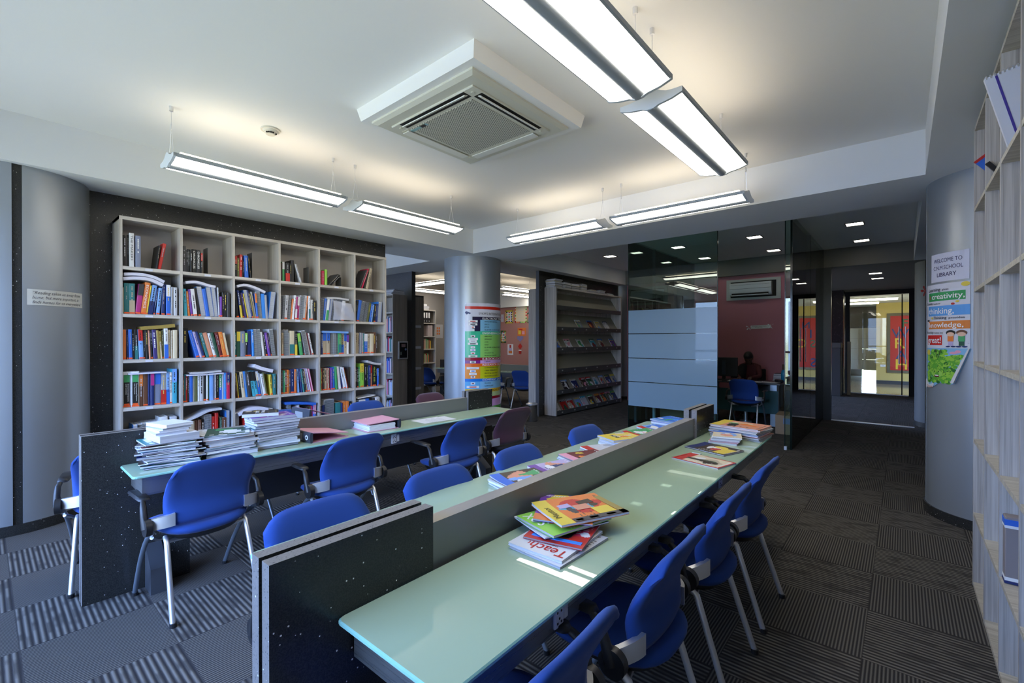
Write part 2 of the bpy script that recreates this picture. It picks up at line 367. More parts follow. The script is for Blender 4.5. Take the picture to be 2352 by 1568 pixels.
# ================================================================ PENDANT LIGHTS
def make_pendant():
    e = empty('pendant_light'); L = 1.34; W = .178
    def prof(x):     # underside height
        return .030*(abs(x)/W)**2.2
    def strip(xa, xb, x0, x1, dz0, dz1, n=8):
        rings = []
        for i in range(n+1):
            x = xa + (xb-xa)*i/n; z = prof(x); rings.append([(x0, x, z+dz0), (x1, x, z+dz0), (x1, x, z+dz1), (x0, x, z+dz1)])
        return rings
    for s in (-1, 1):
        MB().loft(strip(s*.036, s*.168, .018, L-.018, -.001, .006)).build('diffuser', EMIT, e, True)
    f = MB()
    f.loft([[(.0, -W, .030), (.0, -W-.003, .052)], [(L, -W, .030), (L, -W-.003, .052)]], closed=False)
    hull_pts = []
    n = 12
    top = []
    for i in range(n+1):
        x = -W + 2*W*i/n; top.append((x, .052 + .045*math.exp(-(x/.06)**2)))
    bot = [(-W, .030), (-.168, .026), (-.168, .034), (-.036, .012), (-.036, .002), (-.03, -.006), (-.016, -.014), (0, -.017), (.016, -.014), (.03, -.006), (.036, .002), (.036, .012), (.168, .034), (.168, .026), (W, .030)]
    ring = bot + list(reversed(top))
    f = MB(); f.loft([[(x, p[0], p[1]) for p in ring] for x in (.004, L-.004)])
    f.build('housing', mat('lamp_housing_grey', (.36,.39,.42), .45, .15), e, True)
    for x0, x1 in ((0, .018), (L-.018, L)):
        c = MB(); c.loft([[(x, p[0], p[1]) for p in [(-W, .026), (-.12, .008), (-.05, -.002), (-.02, -.014), (.02, -.014), (.05, -.002), (.12, .008), (W, .026)] + list(reversed(top))] for x in (x0, x1)])
        c.build('end_cap', mat('lamp_end_cap', (.60,.64,.68), .4, .1), e)
    for s in (-1, 1):
        MB().box(.05, s*.085, .078-.012, L-.05, s*.150, .072).build('uplight_slot', EMITUP, e)
    zc = 3.222-2.78
    for x in (.03, L-.05):
        c = MB(); c.cyl(x, 0, .30, zc, .0022, 6); c.tube([(x, 0, .30), (x-.0, -.05, .10)], .0015, 5); c.tube([(x, 0, .30), (x, .05, .10)], .0015, 5); c.cyl(x, 0, .275, .31, .006, 8)
        c.build('suspension_cable', CHROME, e)
        MB().cyl(x, 0, zc-.035, zc, .013, 14).build('ceiling_cap', CHROME, e)
    return e
P0 = make_pendant()
pend = [(P0, .90, 4.11, 0, 'long pendant lamp at the left end of the row above the bookcase'),
        (None, 2.39, 4.11, 0, 'pendant lamp at the right end of the row above the bookcase'),
        (None, .93, 1.06, 0, 'largest pendant lamp cut off by the top edge of the picture'),
        (None, 2.40, 1.06, 0, 'pendant lamp above the near table, behind the largest one'),
        (None, 4.62, 2.57, pi/2, 'shorter looking pendant lamp left in the row before the beam'),
        (None, 4.62, 1.08, pi/2, 'pendant lamp right in the row before the beam')]
P0c = [P0] + [copy_tree(P0) for _ in range(5)]
for o, (_, x, y, rz, lb) in zip(P0c, pend):
    o.location = (x, y, 2.78); o.rotation_euler = (0, 0, rz); tag(o, lb, 'lamp', 'winged pendant lamps under the recessed ceiling')
for x, y, rz, lb in ((6.90, 7.75, 90, 'far pendant lamp seen between the granite fin wall and the middle pillar'), (7.3, 9.8, 0, 'lower looking far pendant lamp over the ring binder shelf'), (8.5, 7.75, 0, 'far pendant lamp seen just right of the middle pillar'), (9.7, 8.75, 0, 'far pendant lamp in front of the salmon wall')):
    o = copy_tree(P0); o.location = (x, y, 2.78); o.rotation_euler = (0, 0, R(rz)); tag(o, lb, 'lamp', 'pendant lamps in the room behind the pillar')
# downlights
def downlight(x, y, z, lb, s=.1, sy=None):
    e = empty('downlight', (x, y, z), 0, lb, 'lamp', 'square recessed downlights'); sy = sy or s
    f = MB(); w_ = .012
    f.box(-s-w_, -sy-w_, -.012, s+w_, -sy, 0); f.box(-s-w_, sy, -.012, s+w_, sy+w_, 0); f.box(-s-w_, -sy, -.012, -s, sy, 0); f.box(s, -sy, -.012, s+w_, sy, 0)
    f.build('frame', mat('downlight_frame', (.08,.08,.08), .5), e); MB().box(-s, -sy, -.006, s, sy, 0).build('diffuser', EMITD, e)
for i, x in enumerate((8.30, 9.76)):
    for j, y in enumerate((.54, 1.86, 3.12, 4.50)):
        if i == 0 and j == 3: y = 4.5
        downlight(x, y, 3.19, '%s square ceiling downlight from the right in the %s office row' % (('first','second','third','fourth')[j], ('near','far')[i]))
for i, x in enumerate((11.8, 12.8)):
    for j, y in enumerate((.43, 1.55)): downlight(x, y, SO, '%s corridor ceiling downlight, %s pair' % (('right','left')[j], ('near','far')[i]), .1)
# ================================================================ CEILING AC + SMOKE DETECTOR
e = empty('ceiling_air_conditioner', (0,0,0), 0, 'square ceiling cassette air conditioner in a white raised surround', 'air conditioner')
CZ = 3.222
f = MB(); f.loft([[(1.835,1.86,3.105),(2.975,1.86,3.105),(2.975,3.035,3.105),(1.835,3.035,3.105)], [(1.845,1.865,CZ),(3.04,1.865,CZ),(3.04,3.11,CZ),(1.845,3.11,CZ)]])
f.build('surround', mat('surround_white', (.80,.80,.78), .6), e)
BEI = mat('aged_beige_plastic', (.60,.585,.49), .45)
x0, x1, y0, y1 = 1.89, 2.90, 1.925, 2.98
f = MB(); f.loft([[(x0+.03,y0+.03,3.078),(x1-.03,y0+.03,3.078),(x1-.03,y1-.03,3.078),(x0+.03,y1-.03,3.078)],[(x0,y0,3.092),(x1,y0,3.092),(x1,y1,3.092),(x0,y1,3.092)],[(x0,y0,3.108),(x1,y0,3.108),(x1,y1,3.108),(x0,y1,3.108)]])
f.build('panel', BEI, e)
f = MB(); g = .10
f.bbox(x0+g, y0+g, 3.066, x1-g, y1-g, 3.082, .004); 
for (cx_, cy_) in ((x0+g, y0+g), (x1-g, y0+g), (x0+g, y1-g), (x1-g, y1-g)): f.disc((cx_+(.05 if cx_ < 2.4 else -.05), cy_+(.05 if cy_ < 2.4 else -.05), 3.064), (0,0,1), .012, .006)
f.build('inner_panel', BEI, e)
def grille():
    m = mat('perforated_grille', (.52,.51,.43), .5); t = NT(m); g_ = t.n('ShaderNodeNewGeometry').outputs['Position']
    s = t.n('ShaderNodeSeparateXYZ'); t.l(g_, s.inputs[0]); P = .0165
    X = t.math('DIVIDE', s.outputs[0], P); Y = t.math('DIVIDE', s.outputs[1], P*.866)
    row = t.math('FLOORED_MODULO', t.math('FLOOR', Y), 2.0)
    fx = t.math('SUBTRACT', t.math('FRACT', t.math('ADD', X, t.math('MULTIPLY', row, .5))), .5); fy = t.math('SUBTRACT', t.math('FRACT', Y), .5)
    d = t.math('SQRT', t.math('ADD', t.math('MULTIPLY', fx, fx), t.math('MULTIPLY', fy, fy)))
    hole = t.math('LESS_THAN', d, .30); t.l(t.mix(hole, (.54,.53,.44), (.012,.012,.012)), t.b.inputs['Base Color']); return m
MB().box(x0+.205, y0+.205, 3.062, x1-.205, y1-.205, 3.068).build('grille', grille(), e)
DK = mat('vent_dark', (.008,.008,.008), .8); LV = mat('louver_plastic', (.70,.69,.62), .4)
for k, (ax, ay, bx, by) in enumerate(((x0+.108, y0+.19, x0+.178, y1-.19), (x1-.178, y0+.19, x1-.108, y1-.19), (x0+.19, y0+.108, x1-.19, y0+.178), (x0+.19, y1-.178, x1-.19, y1-.108))):
    op = k in (0, 2)
    MB().box(ax, ay, 3.0652, bx, by, 3.079).build('air_slot', DK if op else BEI, e)
    T = {0: TR((ax+bx)/2-.0, 0, 3.062, 0, R(-25), 0), 1: TR((ax+bx)/2, 0, 3.056, 0, 0, 0), 2: TR(0, (ay+by)/2, 3.062, R(25), 0, 0), 3: TR(0, (ay+by)/2, 3.056, 0, 0, 0)}[k]
    w_ = .020 if op else .034
    q = MB()
    if k < 2: q.box(-w_, ay+.01, -.003, w_, by-.01, .003, T=T)
    else: q.box(ax+.01, -w_, -.003, bx-.01, w_, .003, T=T)
    q.build('louver', LV, e)
MB().box(x0+.215, 2.62, 3.0605, x0+.240, 2.80, 3.066).build('brand_strip', mat('strip_blue', (.25,.42,.45), .4), e)
MB().box(x0+.215, 2.64, 3.060, x0+.240, 2.69, 3.065).build('receiver_window', BLKP, e)
e = empty('smoke_detector', (1.56, 3.94, 3.222), 0, 'round cream smoke detector on the ceiling left of the air conditioner', 'smoke detector')
q = MB(); q.cyl(0,0,-.012,0,.072,32); q.cyl(0,0,-.026,-.012,.052,32,r1=.060); q.build('base', mat('cream_plastic', (.62,.60,.53), .5), e, True)
MB().cyl(0,0,-.045,-.026,.032,28,r1=.046).build('sensor_head', mat('cream_plastic', (.62,.60,.53), .5), e, True)
q = MB(); [q.box(.040*cos(a)-.006, .040*sin(a)-.006, -.040, .040*cos(a)+.006, .040*sin(a)+.006, -.032) for a in (3.6, 4.0, 4.4, 4.8, 5.6)]; q.build('vent_slot', DK, e)
# ================================================================ READING TABLES
def slabm(f, x0, y0, z0, x1, y1, z1):    # granite slab with lighter sawn edges: mats 0 granite, 1 edge
    f.boxm(x0, y0, z0, x1, y1, z1, [1, 1, 0, 1, 0, 1])
def glass_top(x0, x1, y0, y1, z, parent):
    f = MB(); c = .006; r = .02
    def ring(i, z):
        pts = []
        for (cx, cy, a0) in ((x1-r-i, y1-r-i, 0), (x0+r+i, y1-r-i, 90), (x0+r+i, y0+r+i, 180), (x1-r-i, y0+r+i, 270)):
            for k in range(4): a = R(a0+30*k); pts.append((cx+r*cos(a), cy+r*sin(a), z))
        return pts
    f.loft([ring(.004, z-.014), ring(0, z-.011), ring(0, z-.004), ring(.004, z)], 1, caps=False)
    n = 16
    f.add(ring(.004, z), [tuple(range(n))], 0); f.add(ring(.004, z-.014), [tuple(reversed(range(n)))], 1)
    return f.build('glass_top', [TGLASS, TGEDGE], parent)
def socket_unit(x, y, z, parent, back=False):
    e = empty('power_socket', (x, y, z)); e.parent = parent
    if back: e.rotation_euler = (0, 0, pi)
    f = MB(); f.bbox(-.035, -.010, -.04, .012, 0, .04, .003); f.bbox(.016, -.008, -.03, .04, 0, .03, .003); f.build('socket_plate', mat('socket_white', (.62,.63,.66), .4), e)
    f = MB()
    for (a, b) in ((-.012,.018),(-.022,.008),(-.002,.008),(-.012,-.012),(-.022,-.024),(-.002,-.024)): f.box(a-.003, -.0115, b-.003, a+.003, -.0098, b+.003)
    f.build('socket_holes', INK, e)
def make_table(name, ox, oy, rz, gz, xs, label, L2):
    # xs: near slab 0..a, far slab b..c, glass g0..g1 ; y=0 is the middle of the spine
    a, b_, c, g0, g1, yf, yb = xs
    e = empty(name, (ox, oy, 0), rz, label, 'table')
    top = .956
    for (p, q) in ((0, a), (b_, c)):
        g = empty('end_panel'); g.parent = e
        for (ya, yb_) in ((-.05, -.010), (.010, .05)):
            f = MB(); slabm(f, p, ya, 0, q, yb_, top); f.build('granite_slab', [GRAN, GEDGE], g)
        MB().box(p+.012, -.010, 0, q-.012, .010, top-.012).build('joint_filler', DK, g)
    f = MB(); f.boxm(a-.0, -.032, .62, b_+.0, .030, .8925, [0, 1, 0, 0, 0, 0]); f.build('divider_beam', [DIVM, mat('divider_top_edge', (.36,.34,.32), .35, .4)], e)
    glass_top(g0, g1, -yf, -.052, gz, e); glass_top(g0, g1, .052, yb, gz, e)
    for (ya, yb_) in ((-yf+.055, -.06), (.06, yb-.055)):
        f = MB(); f.box(g0+.05, ya, gz-.125, g1-.05, yb_, gz-.016); f.build('steel_apron', STEEL, e)
    MB().box(a, -.028, .34, b_, .028, .62).build('modesty_panel', DARKP, e)
    for x in (a*.62, b_+(c-b_)*.4):
        for s in (-1, 1):
            f = MB(); y0, y1 = s*.05, s*.20
            v = [(x-.035, y0, 0), (x+.045, y0, 0), (x+.045, y1, 0), (x-.035, y1, 0), (x-.035, y0, .26), (x+.045, y0, .26), (x+.045, y1, .15), (x-.035, y1, .15)]
            if s > 0: f.add(v, [(0,3,2,1),(4,5,6,7),(0,1,5,4),(1,2,6,5),(2,3,7,6),(3,0,4,7)])
            else: f.add(v, [(0,1,2,3),(7,6,5,4),(4,5,1,0),(5,6,2,1),(6,7,3,2),(7,4,0,3)])
            f.build('foot_block', mat('dark_steel_foot', (.10,.105,.12), .35, .5), e)
    for x in L2[0]: socket_unit(x, -yf+.055, gz-.07, e)
    return e
T1 = make_table('reading_table', .452, 1.208, R(.85), .75, (.512, 3.14, 3.58, .17, 3.57, .485, .535), 'long reading table nearest the camera, pale green glass with granite ends and loose magazines', ([.68, 2.35],))
T2 = make_table('reading_table', .372, 3.545, R(-.6), .762, (.51, 2.97, 3.33, .165, 3.33, .415, .47), 'long reading table by the bookcase, pale green glass carrying journal stacks and pink binders', ([1.85],))
# ================================================================ CHAIRS
def make_chair(fab=BLUE, seatfab=None):
    e = empty('meeting_chair'); seatfab = seatfab or fab
    # seat pad
    def sup(hx, hy, z, n=32, p=3.2, cy=0):
        pts = []
        for k in range(n):
            a = 2*pi*k/n; c_, s_ = cos(a), sin(a); q = (abs(c_)**p + abs(s_)**p)**(-1/p)
            x, y = hx*c_*q, hy*s_*q
            pts.append((x*(1-.08*(-y/hy if y < 0 else 0)), y+cy, z + .012*(x/hx)**2 - .02*max(0, y/hy)**3))
        return pts
    f = MB(); f.loft([sup(.17,.16,.425), sup(.215,.205,.432), sup(.232,.222,.450), sup(.230,.220,.466), sup(.20,.19,.478), sup(.10,.10,.474)])
    f.build('seat', seatfab, e, True, 80)
    f = MB(); f.loft([sup(.12,.12,.385), sup(.18,.17,.395), sup(.205,.195,.427)]); f.build('seat_shell', BLKP, e, True, 80)
    # backrest : curved shell with flared top
    N, M_ = 18, 16
    def bp(s, t, off):
        tt = t
        hw = .212 + .006*sin(pi*tt) + .004*tt
        # rounded corners at top and slightly at bottom
        z = .492 + .350*tt
        k = abs(s)
        z -= (.050*max(0, (k-.5)/.5)**3.2 + .012*k*k)*(max(0, tt-.35)/.65)
        hw2 = hw*(1 - .045*max(0, tt-.85)/.15*max(0, (k-.5)/.5))
        x = s*hw2
        y = -.175 - .018*tt - .075*max(0, tt-.45)**1.6/.38 + .034*k**2.4*(1-.35*tt) 
        y += .02*math.exp(-((tt-.32)/.2)**2)
        return Vector((x, y, z))
    def nrm(s, t):
        d = .01
        a = bp(min(1, s+d), t, 0)-bp(max(-1, s-d), t, 0); b_ = bp(s, min(1, t+d), 0)-bp(s, max(0, t-d), 0)
        return b_.cross(a).normalized() * 1
    f = MB(); vs = []
    def th(s, t):
        ed = min(1-abs(s), t*1.0+.0, (1-t)*1.0); return .005 + .013*min(1, max(0, ed)/.10)**.6
    for side in (1, -1):
        for j in range(M_+1):
            for i in range(N+1):
                s = -1+2*i/N; t = j/M_
                p = bp(s, t, 0) + nrm(s, t)*th(s, t)*side; vs.append(tuple(p))
    W_ = N+1; H_ = M_+1; fs = []
    for j in range(M_):
        for i in range(N):
            a = j*W_+i; fs.append((a, a+1, a+W_+1, a+W_)); o_ = W_*H_; fs.append((a+o_, a+o_+W_, a+o_+W_+1, a+o_+1))
    per = [(i, 0) for i in range(N)] + [(N, j) for j in range(M_)] + [(i, M_) for i in range(N, 0, -1)] + [(0, j) for j in range(M_, 0, -1)]
    for k in range(len(per)):
        a = per[k][1]*W_+per[k][0]; q = per[(k+1) % len(per)]; b_ = q[1]*W_+q[0]; o_ = W_*H_
        fs.append((a, a+o_, b_+o_, b_))
    f.add(vs, fs); bk = f.build('backrest', fab, e, True, 75)
    for s in (-1, 1):
        # silver bracket from lower back edge to arm hinge
        f = MB(); rings = []
        for k in range(7):
            u = k/6; x = s*(.175 + .095*u); y = -.165 + .045*u**1.5; h = .034-.004*u
            zc = .532 - .015*u
            rings.append([(x, y-.013, zc-h), (x, y+.008, zc-h), (x, y+.008, zc+h), (x, y-.013, zc+h)])
        f.loft(rings if s > 0 else [list(reversed(r_)) for r_ in rings]); f.build('back_bracket', CHROME, e, True, 50)
        f = MB(); f.disc((s*.283, -.118, .505), (1,0,0), .045, .028, 24); f.build('arm_hinge', BLKP, e, True, 50)
        f = MB(); f.tube([(s*.286, -.114, .50), (s*.292, -.098, .56), (s*.290, -.078, .61), (s*.282, -.045, .630)], [.022, .017, .015, .012], 10)
        rr = []
        for (y, w_, t_, dz) in ((-.055, .016, .006, -.002), (-.04, .028, .011, 0), (.03, .030, .012, .002), (.12, .029, .011, .004), (.175, .024, .008, .002), (.19, .012, .004, 0)):
            cx = s*.272
            rr.append([(cx-w_, y, .636+dz-t_*.3), (cx-w_*.6, y, .636+dz-t_), (cx+w_*.6, y, .636+dz-t_), (cx+w_, y, .636+dz-t_*.3), (cx+w_*.75, y, .636+dz+t_), (cx-w_*.75, y, .636+dz+t_)])
        f.loft(rr); f.build('armrest', BLKP, e, True, 60)
        # legs
        f = MB(); pts = []
        for k in range(9):
            u = k/8; pts.append((s*(.262 - .022*u), -.115 + .385*(u**.75)*(1) - .0*u, .47 - .455*u + .02*sin(pi*u)))
        f.tube(pts, .0125, 10); lg = f.build('leg', TUBED, e, True)
        MB().cyl(s*.240, .270, 0, .02, .016, 12).build('foot_cap', BLKP, lg)
        f = MB(); f.tube([(s*.198, -.10, .425), (s*.200, -.13, .405), (s*.204, -.165, .30), (s*.214, -.262, .012)], .0135, 10); lg = f.build('leg', CHROME, e, True)
        MB().cyl(s*.213, -.264, 0, .022, .017, 12).build('foot_cap', BLKP, lg)
        f = MB(); f.tube([(s*.258, -.10, .44), (s*.22, -.05, .405), (s*.05, 0, .392)], .010, 8); f.tube([(s*.200, -.125, .405), (s*.10, -.10, .392)], .011, 8)
        f.build('seat_bracket', ALU, e, True)
    return e
CH = make_chair(); GA = 'blue meeting chairs around the reading tables'
def place(o, x, y, rz, label, group):
    o.location = (x, y, 0); o.rotation_euler = (0, 0, R(rz)); tag(o, label, 'chair', group); return o
spots = [(.85, 3.17, 4, 'blue armchair at near left corner of the far reading table, back to camera'),
 (1.69, 3.09, 2, 'blue armchair in front of the pink binders, second along the far table'),
 (2.66, 2.985, 0, 'blue armchair third along the far table, beside the maroon one'),
 (1.80, 4.18, 182, 'blue chair behind the far table, top showing behind the pink binder'),
 (2.69, 4.12, 180, 'blue chair behind the far table, right of the pink binders below the last bookcase columns'),
 (.607, 3.89, -11.7, 'blue armchair at the far left, half hidden by the granite end panel'),
 (.87, .80, 2, 'blue chair nearest the camera, only its back top showing at bottom edge'),
 (1.55, .80, 1, 'blue chair with silver bracket, second from bottom edge at the near table'),
 (2.20, .80, 0, 'blue chair third from bottom edge at right side of near table'),
 (2.83, .80, -1, 'blue chair furthest along the right side of the near table'),
 (.90, 1.565, 181, 'blue chair back peeping over the near granite end panel'),
 (1.52, 1.56, 180, 'blue chair across the near table, left of the loose magazines'),
 (2.15, 1.56, 180, 'blue chair across the near table, behind the food magazines'),
 (2.99, 1.60, 178, 'blue chair across the near table, behind the yellow magazine')]
for i, (x, y, rz, lb) in enumerate(spots): place(CH if i == 0 else copy_tree(CH), x, y, rz, lb, GA)
place(copy_tree(CH), 8.52, 2.03, -90, 'blue visitor chair facing the office desk, pink cushion in it', GA)
for i, (x, y, rz, lb) in enumerate(((7.15, 8.62, -88, 'blue chair in far room, nearest the granite fin wall'), (7.35, 7.95, -95, 'blue chair in far room, partly hidden left of the central pillar'), (7.55, 6.95, -70, 'blue chair in far room, just right of the poster pillar'), (7.78, 6.28, -80, 'blue chair in far room, turned sideways above the steel bin'))):
    place(copy_tree(CH), x, y, rz, lb, 'blue chairs in the room behind the pillar')
def refab(o, f1, f2):
    for ch in o.children:
        if ch.name.startswith('backrest') or ch.name.startswith('seat') and not ch.name.startswith('seat_'):
            ch.data = ch.data.copy(); ch.data.materials[0] = f1 if ch.name.startswith('backrest') else f2
    return o
place(refab(copy_tree(CH), MAROON, BLKF), 3.40, 3.08, -2, 'maroon armchair with black seat at right end of the far table', 'maroon armchairs at the far table')
place(refab(copy_tree(CH), MAROON, BLKF), 3.62, 4.2, 180, 'maroon chair behind the far table, only a sliver above the divider', 'maroon armchairs at the far table')
# ================================================================ LEFT BOOKCASE
BV0, BV1 = 5.27, 5.585
XS = [.811, 1.258, 1.710, 2.169, 2.622, 3.085, 3.537]; TH = .022
ZS = [.0, .415, .860, 1.292, 1.702, 2.128, 2.572]; TB = .030
e = empty('tall_bookcase', (0,0,0), 0, 'tall pale ash bookcase full of textbooks against the dark granite wall', 'bookcase')
for i, x in enumerate(XS):
    MB().box(x, BV0, 0, x+TH, BV1, 2.602).build('side_panel' if i in (0, 6) else 'upright_panel', WOODV, e)
for k, z in enumerate(ZS):
    if k == 6: MB().box(XS[0], BV0-.001, z, XS[-1]+TH, BV1, z+TB).build('top_board', WOODH, e); continue
    for i in range(6): MB().box(XS[i]+TH, BV0+.002, z, XS[i+1], BV1, z+TB).build('shelf', WOODH, e)
MB().box(XS[0]+TH, BV1-.01, .03, XS[-1], BV1, 2.58).build('back_panel', mat('bookcase_back', (.46,.43,.40), .7), e)
for k in range(1, 6):
    for i in range(6):
        x = XS[i]+TH+.16+.02*((i*7+k*3) % 3)
        MB().box(x, BV0-.0005, ZS[k]+.004, x+.055, BV0+.003, ZS[k]+.022).build('shelf_label', mat('shelf_label_white', (.62,.64,.75), .6), e)
# ---- books
CO = dict(bk=((.012,.012,.014),'black'), ch=((.045,.045,.05),'charcoal'), wh=((.72,.73,.76),'white'), gy=((.33,.34,.38),'grey'), lg=((.52,.53,.58),'light grey'),
 gb=((.20,.23,.34),'grey-blue'), rd=((.52,.025,.02),'red'), cr=((.55,.02,.08),'crimson'), mr=((.14,.015,.02),'maroon'), br=((.13,.055,.03),'brown'), db=((.045,.028,.02),'dark brown'),
 tn=((.46,.38,.27),'tan'), cm=((.65,.56,.40),'cream'), oo=((.72,.20,.04),'orange'), sa=((.65,.28,.18),'salmon'), yl=((.72,.55,.06),'yellow'), go=((.33,.24,.06),'gold'),
 ol=((.12,.13,.05),'olive'), gn=((.06,.34,.12),'green'), lm=((.28,.62,.08),'lime green'), dg=((.02,.08,.05),'dark green'), tl=((.03,.19,.21),'teal'), cy=((.06,.40,.55),'cyan'),
 lb=((.18,.36,.75),'light blue'), bl=((.03,.14,.60),'blue'), rb=((.04,.25,.80),'bright blue'), nv=((.015,.03,.14),'navy'), iv=((.05,.035,.18),'indigo'), pu=((.16,.05,.35),'purple'), li=((.45,.38,.62),'lilac'), mg=((.42,.03,.20),'magenta'), pk=((.75,.33,.45),'pink'))
def cm_(k): return mat('cover_' + CO[k][1].replace(' ', '_'), CO[k][0], .42)
rng = random.Random(7)
def book_mb(c, t, h, d=.19, c2=None, band=(.55, 1), sticker=True, kind=''):
    """spine on y=0 facing -y, x 0..t, z 0..h.  mats: 0 cover 1 pages 2 ink 3 sticker 4 second colour"""
    f = MB(); k = .0022
    if 's' in kind:          # spiral bound, wires to the front
        f.box(0, .006, 0, .0015, d, h, 0); f.box(t-.0015, .006, 0, t, d, h, 0); f.box(.0015, .010, .002, t-.0015, d-.002, h-.002, 1)
        n = int(h/.0105)
        for i in range(n):
            z = .008 + i*(h-.016)/max(1, n-1)
            f.box(.001, 0, z-.0018, t-.001, .010, z+.0018, 2); f.box(-.0015, .001, z-.0015, .001, .012, z+.0015, 2); f.box(t-.001, .001, z-.0015, t+.0015, .012, z+.0015, 2)
        return f
    f.loft([[(0, d, z), (0, .004, z), (t*.18, .001, z), (t*.5, 0, z), (t*.82, .001, z), (t, .004, z), (t, d, z), (t-k, d, z), (t-k, .006, z), (k, .006, z), (k, d, z)] for z in (0, h)], 0)
    f.box(k, .006, .003, t-k, d-.003, h-.004, 1)
    if c2:
        z0, z1 = band[0]*h, band[1]*h-.0005
        f.add([(t*.02, -.0006, z0), (t*.98, -.0006, z0), (t*.98, -.0006, z1), (t*.02, -.0006, z1)], [(0,1,2,3)], 4)
    if t > .009 and rng.random() < .8:             # title strokes running down the spine
        z = h*.90; wd = min(t*rng.uniform(.16,.32), .0095); x0 = t*.5-wd/2; lim = h*(.32 if rng.random() < .7 else .5)
        while z > lim:
            L = rng.uniform(.007, .016)
            if rng.random() < .82: f.add([(x0, -.0012, z-L), (x0+wd, -.0012, z-L), (x0+wd*rng.uniform(.7, 1), -.0012, z), (x0, -.0012, z)], [(0,1,2,3)], 2)
            z -= L+rng.uniform(.002, .006)
    if sticker: f.add([(t*.04, -.0014, .004), (t*.96, -.0014, .004), (t*.96, -.0014, .017), (t*.04, -.0014, .017)], [(0,1,2,3)], 3)
    return f
LIGHT = {'wh','lg','cm','tn','yl','lm','lb','cy','pk','li'}
ORD = ['first','second','third','fourth','fifth','sixth','seventh','eighth','ninth','tenth','eleventh','twelfth','thirteenth','fourteenth','fifteenth','sixteenth','seventeenth','eighteenth','nineteenth','twentieth','twenty-first','twenty-second']
COLN = ['first','second','third','fourth','fifth','last']; ROWN = ['top','second','third','fourth','fifth']
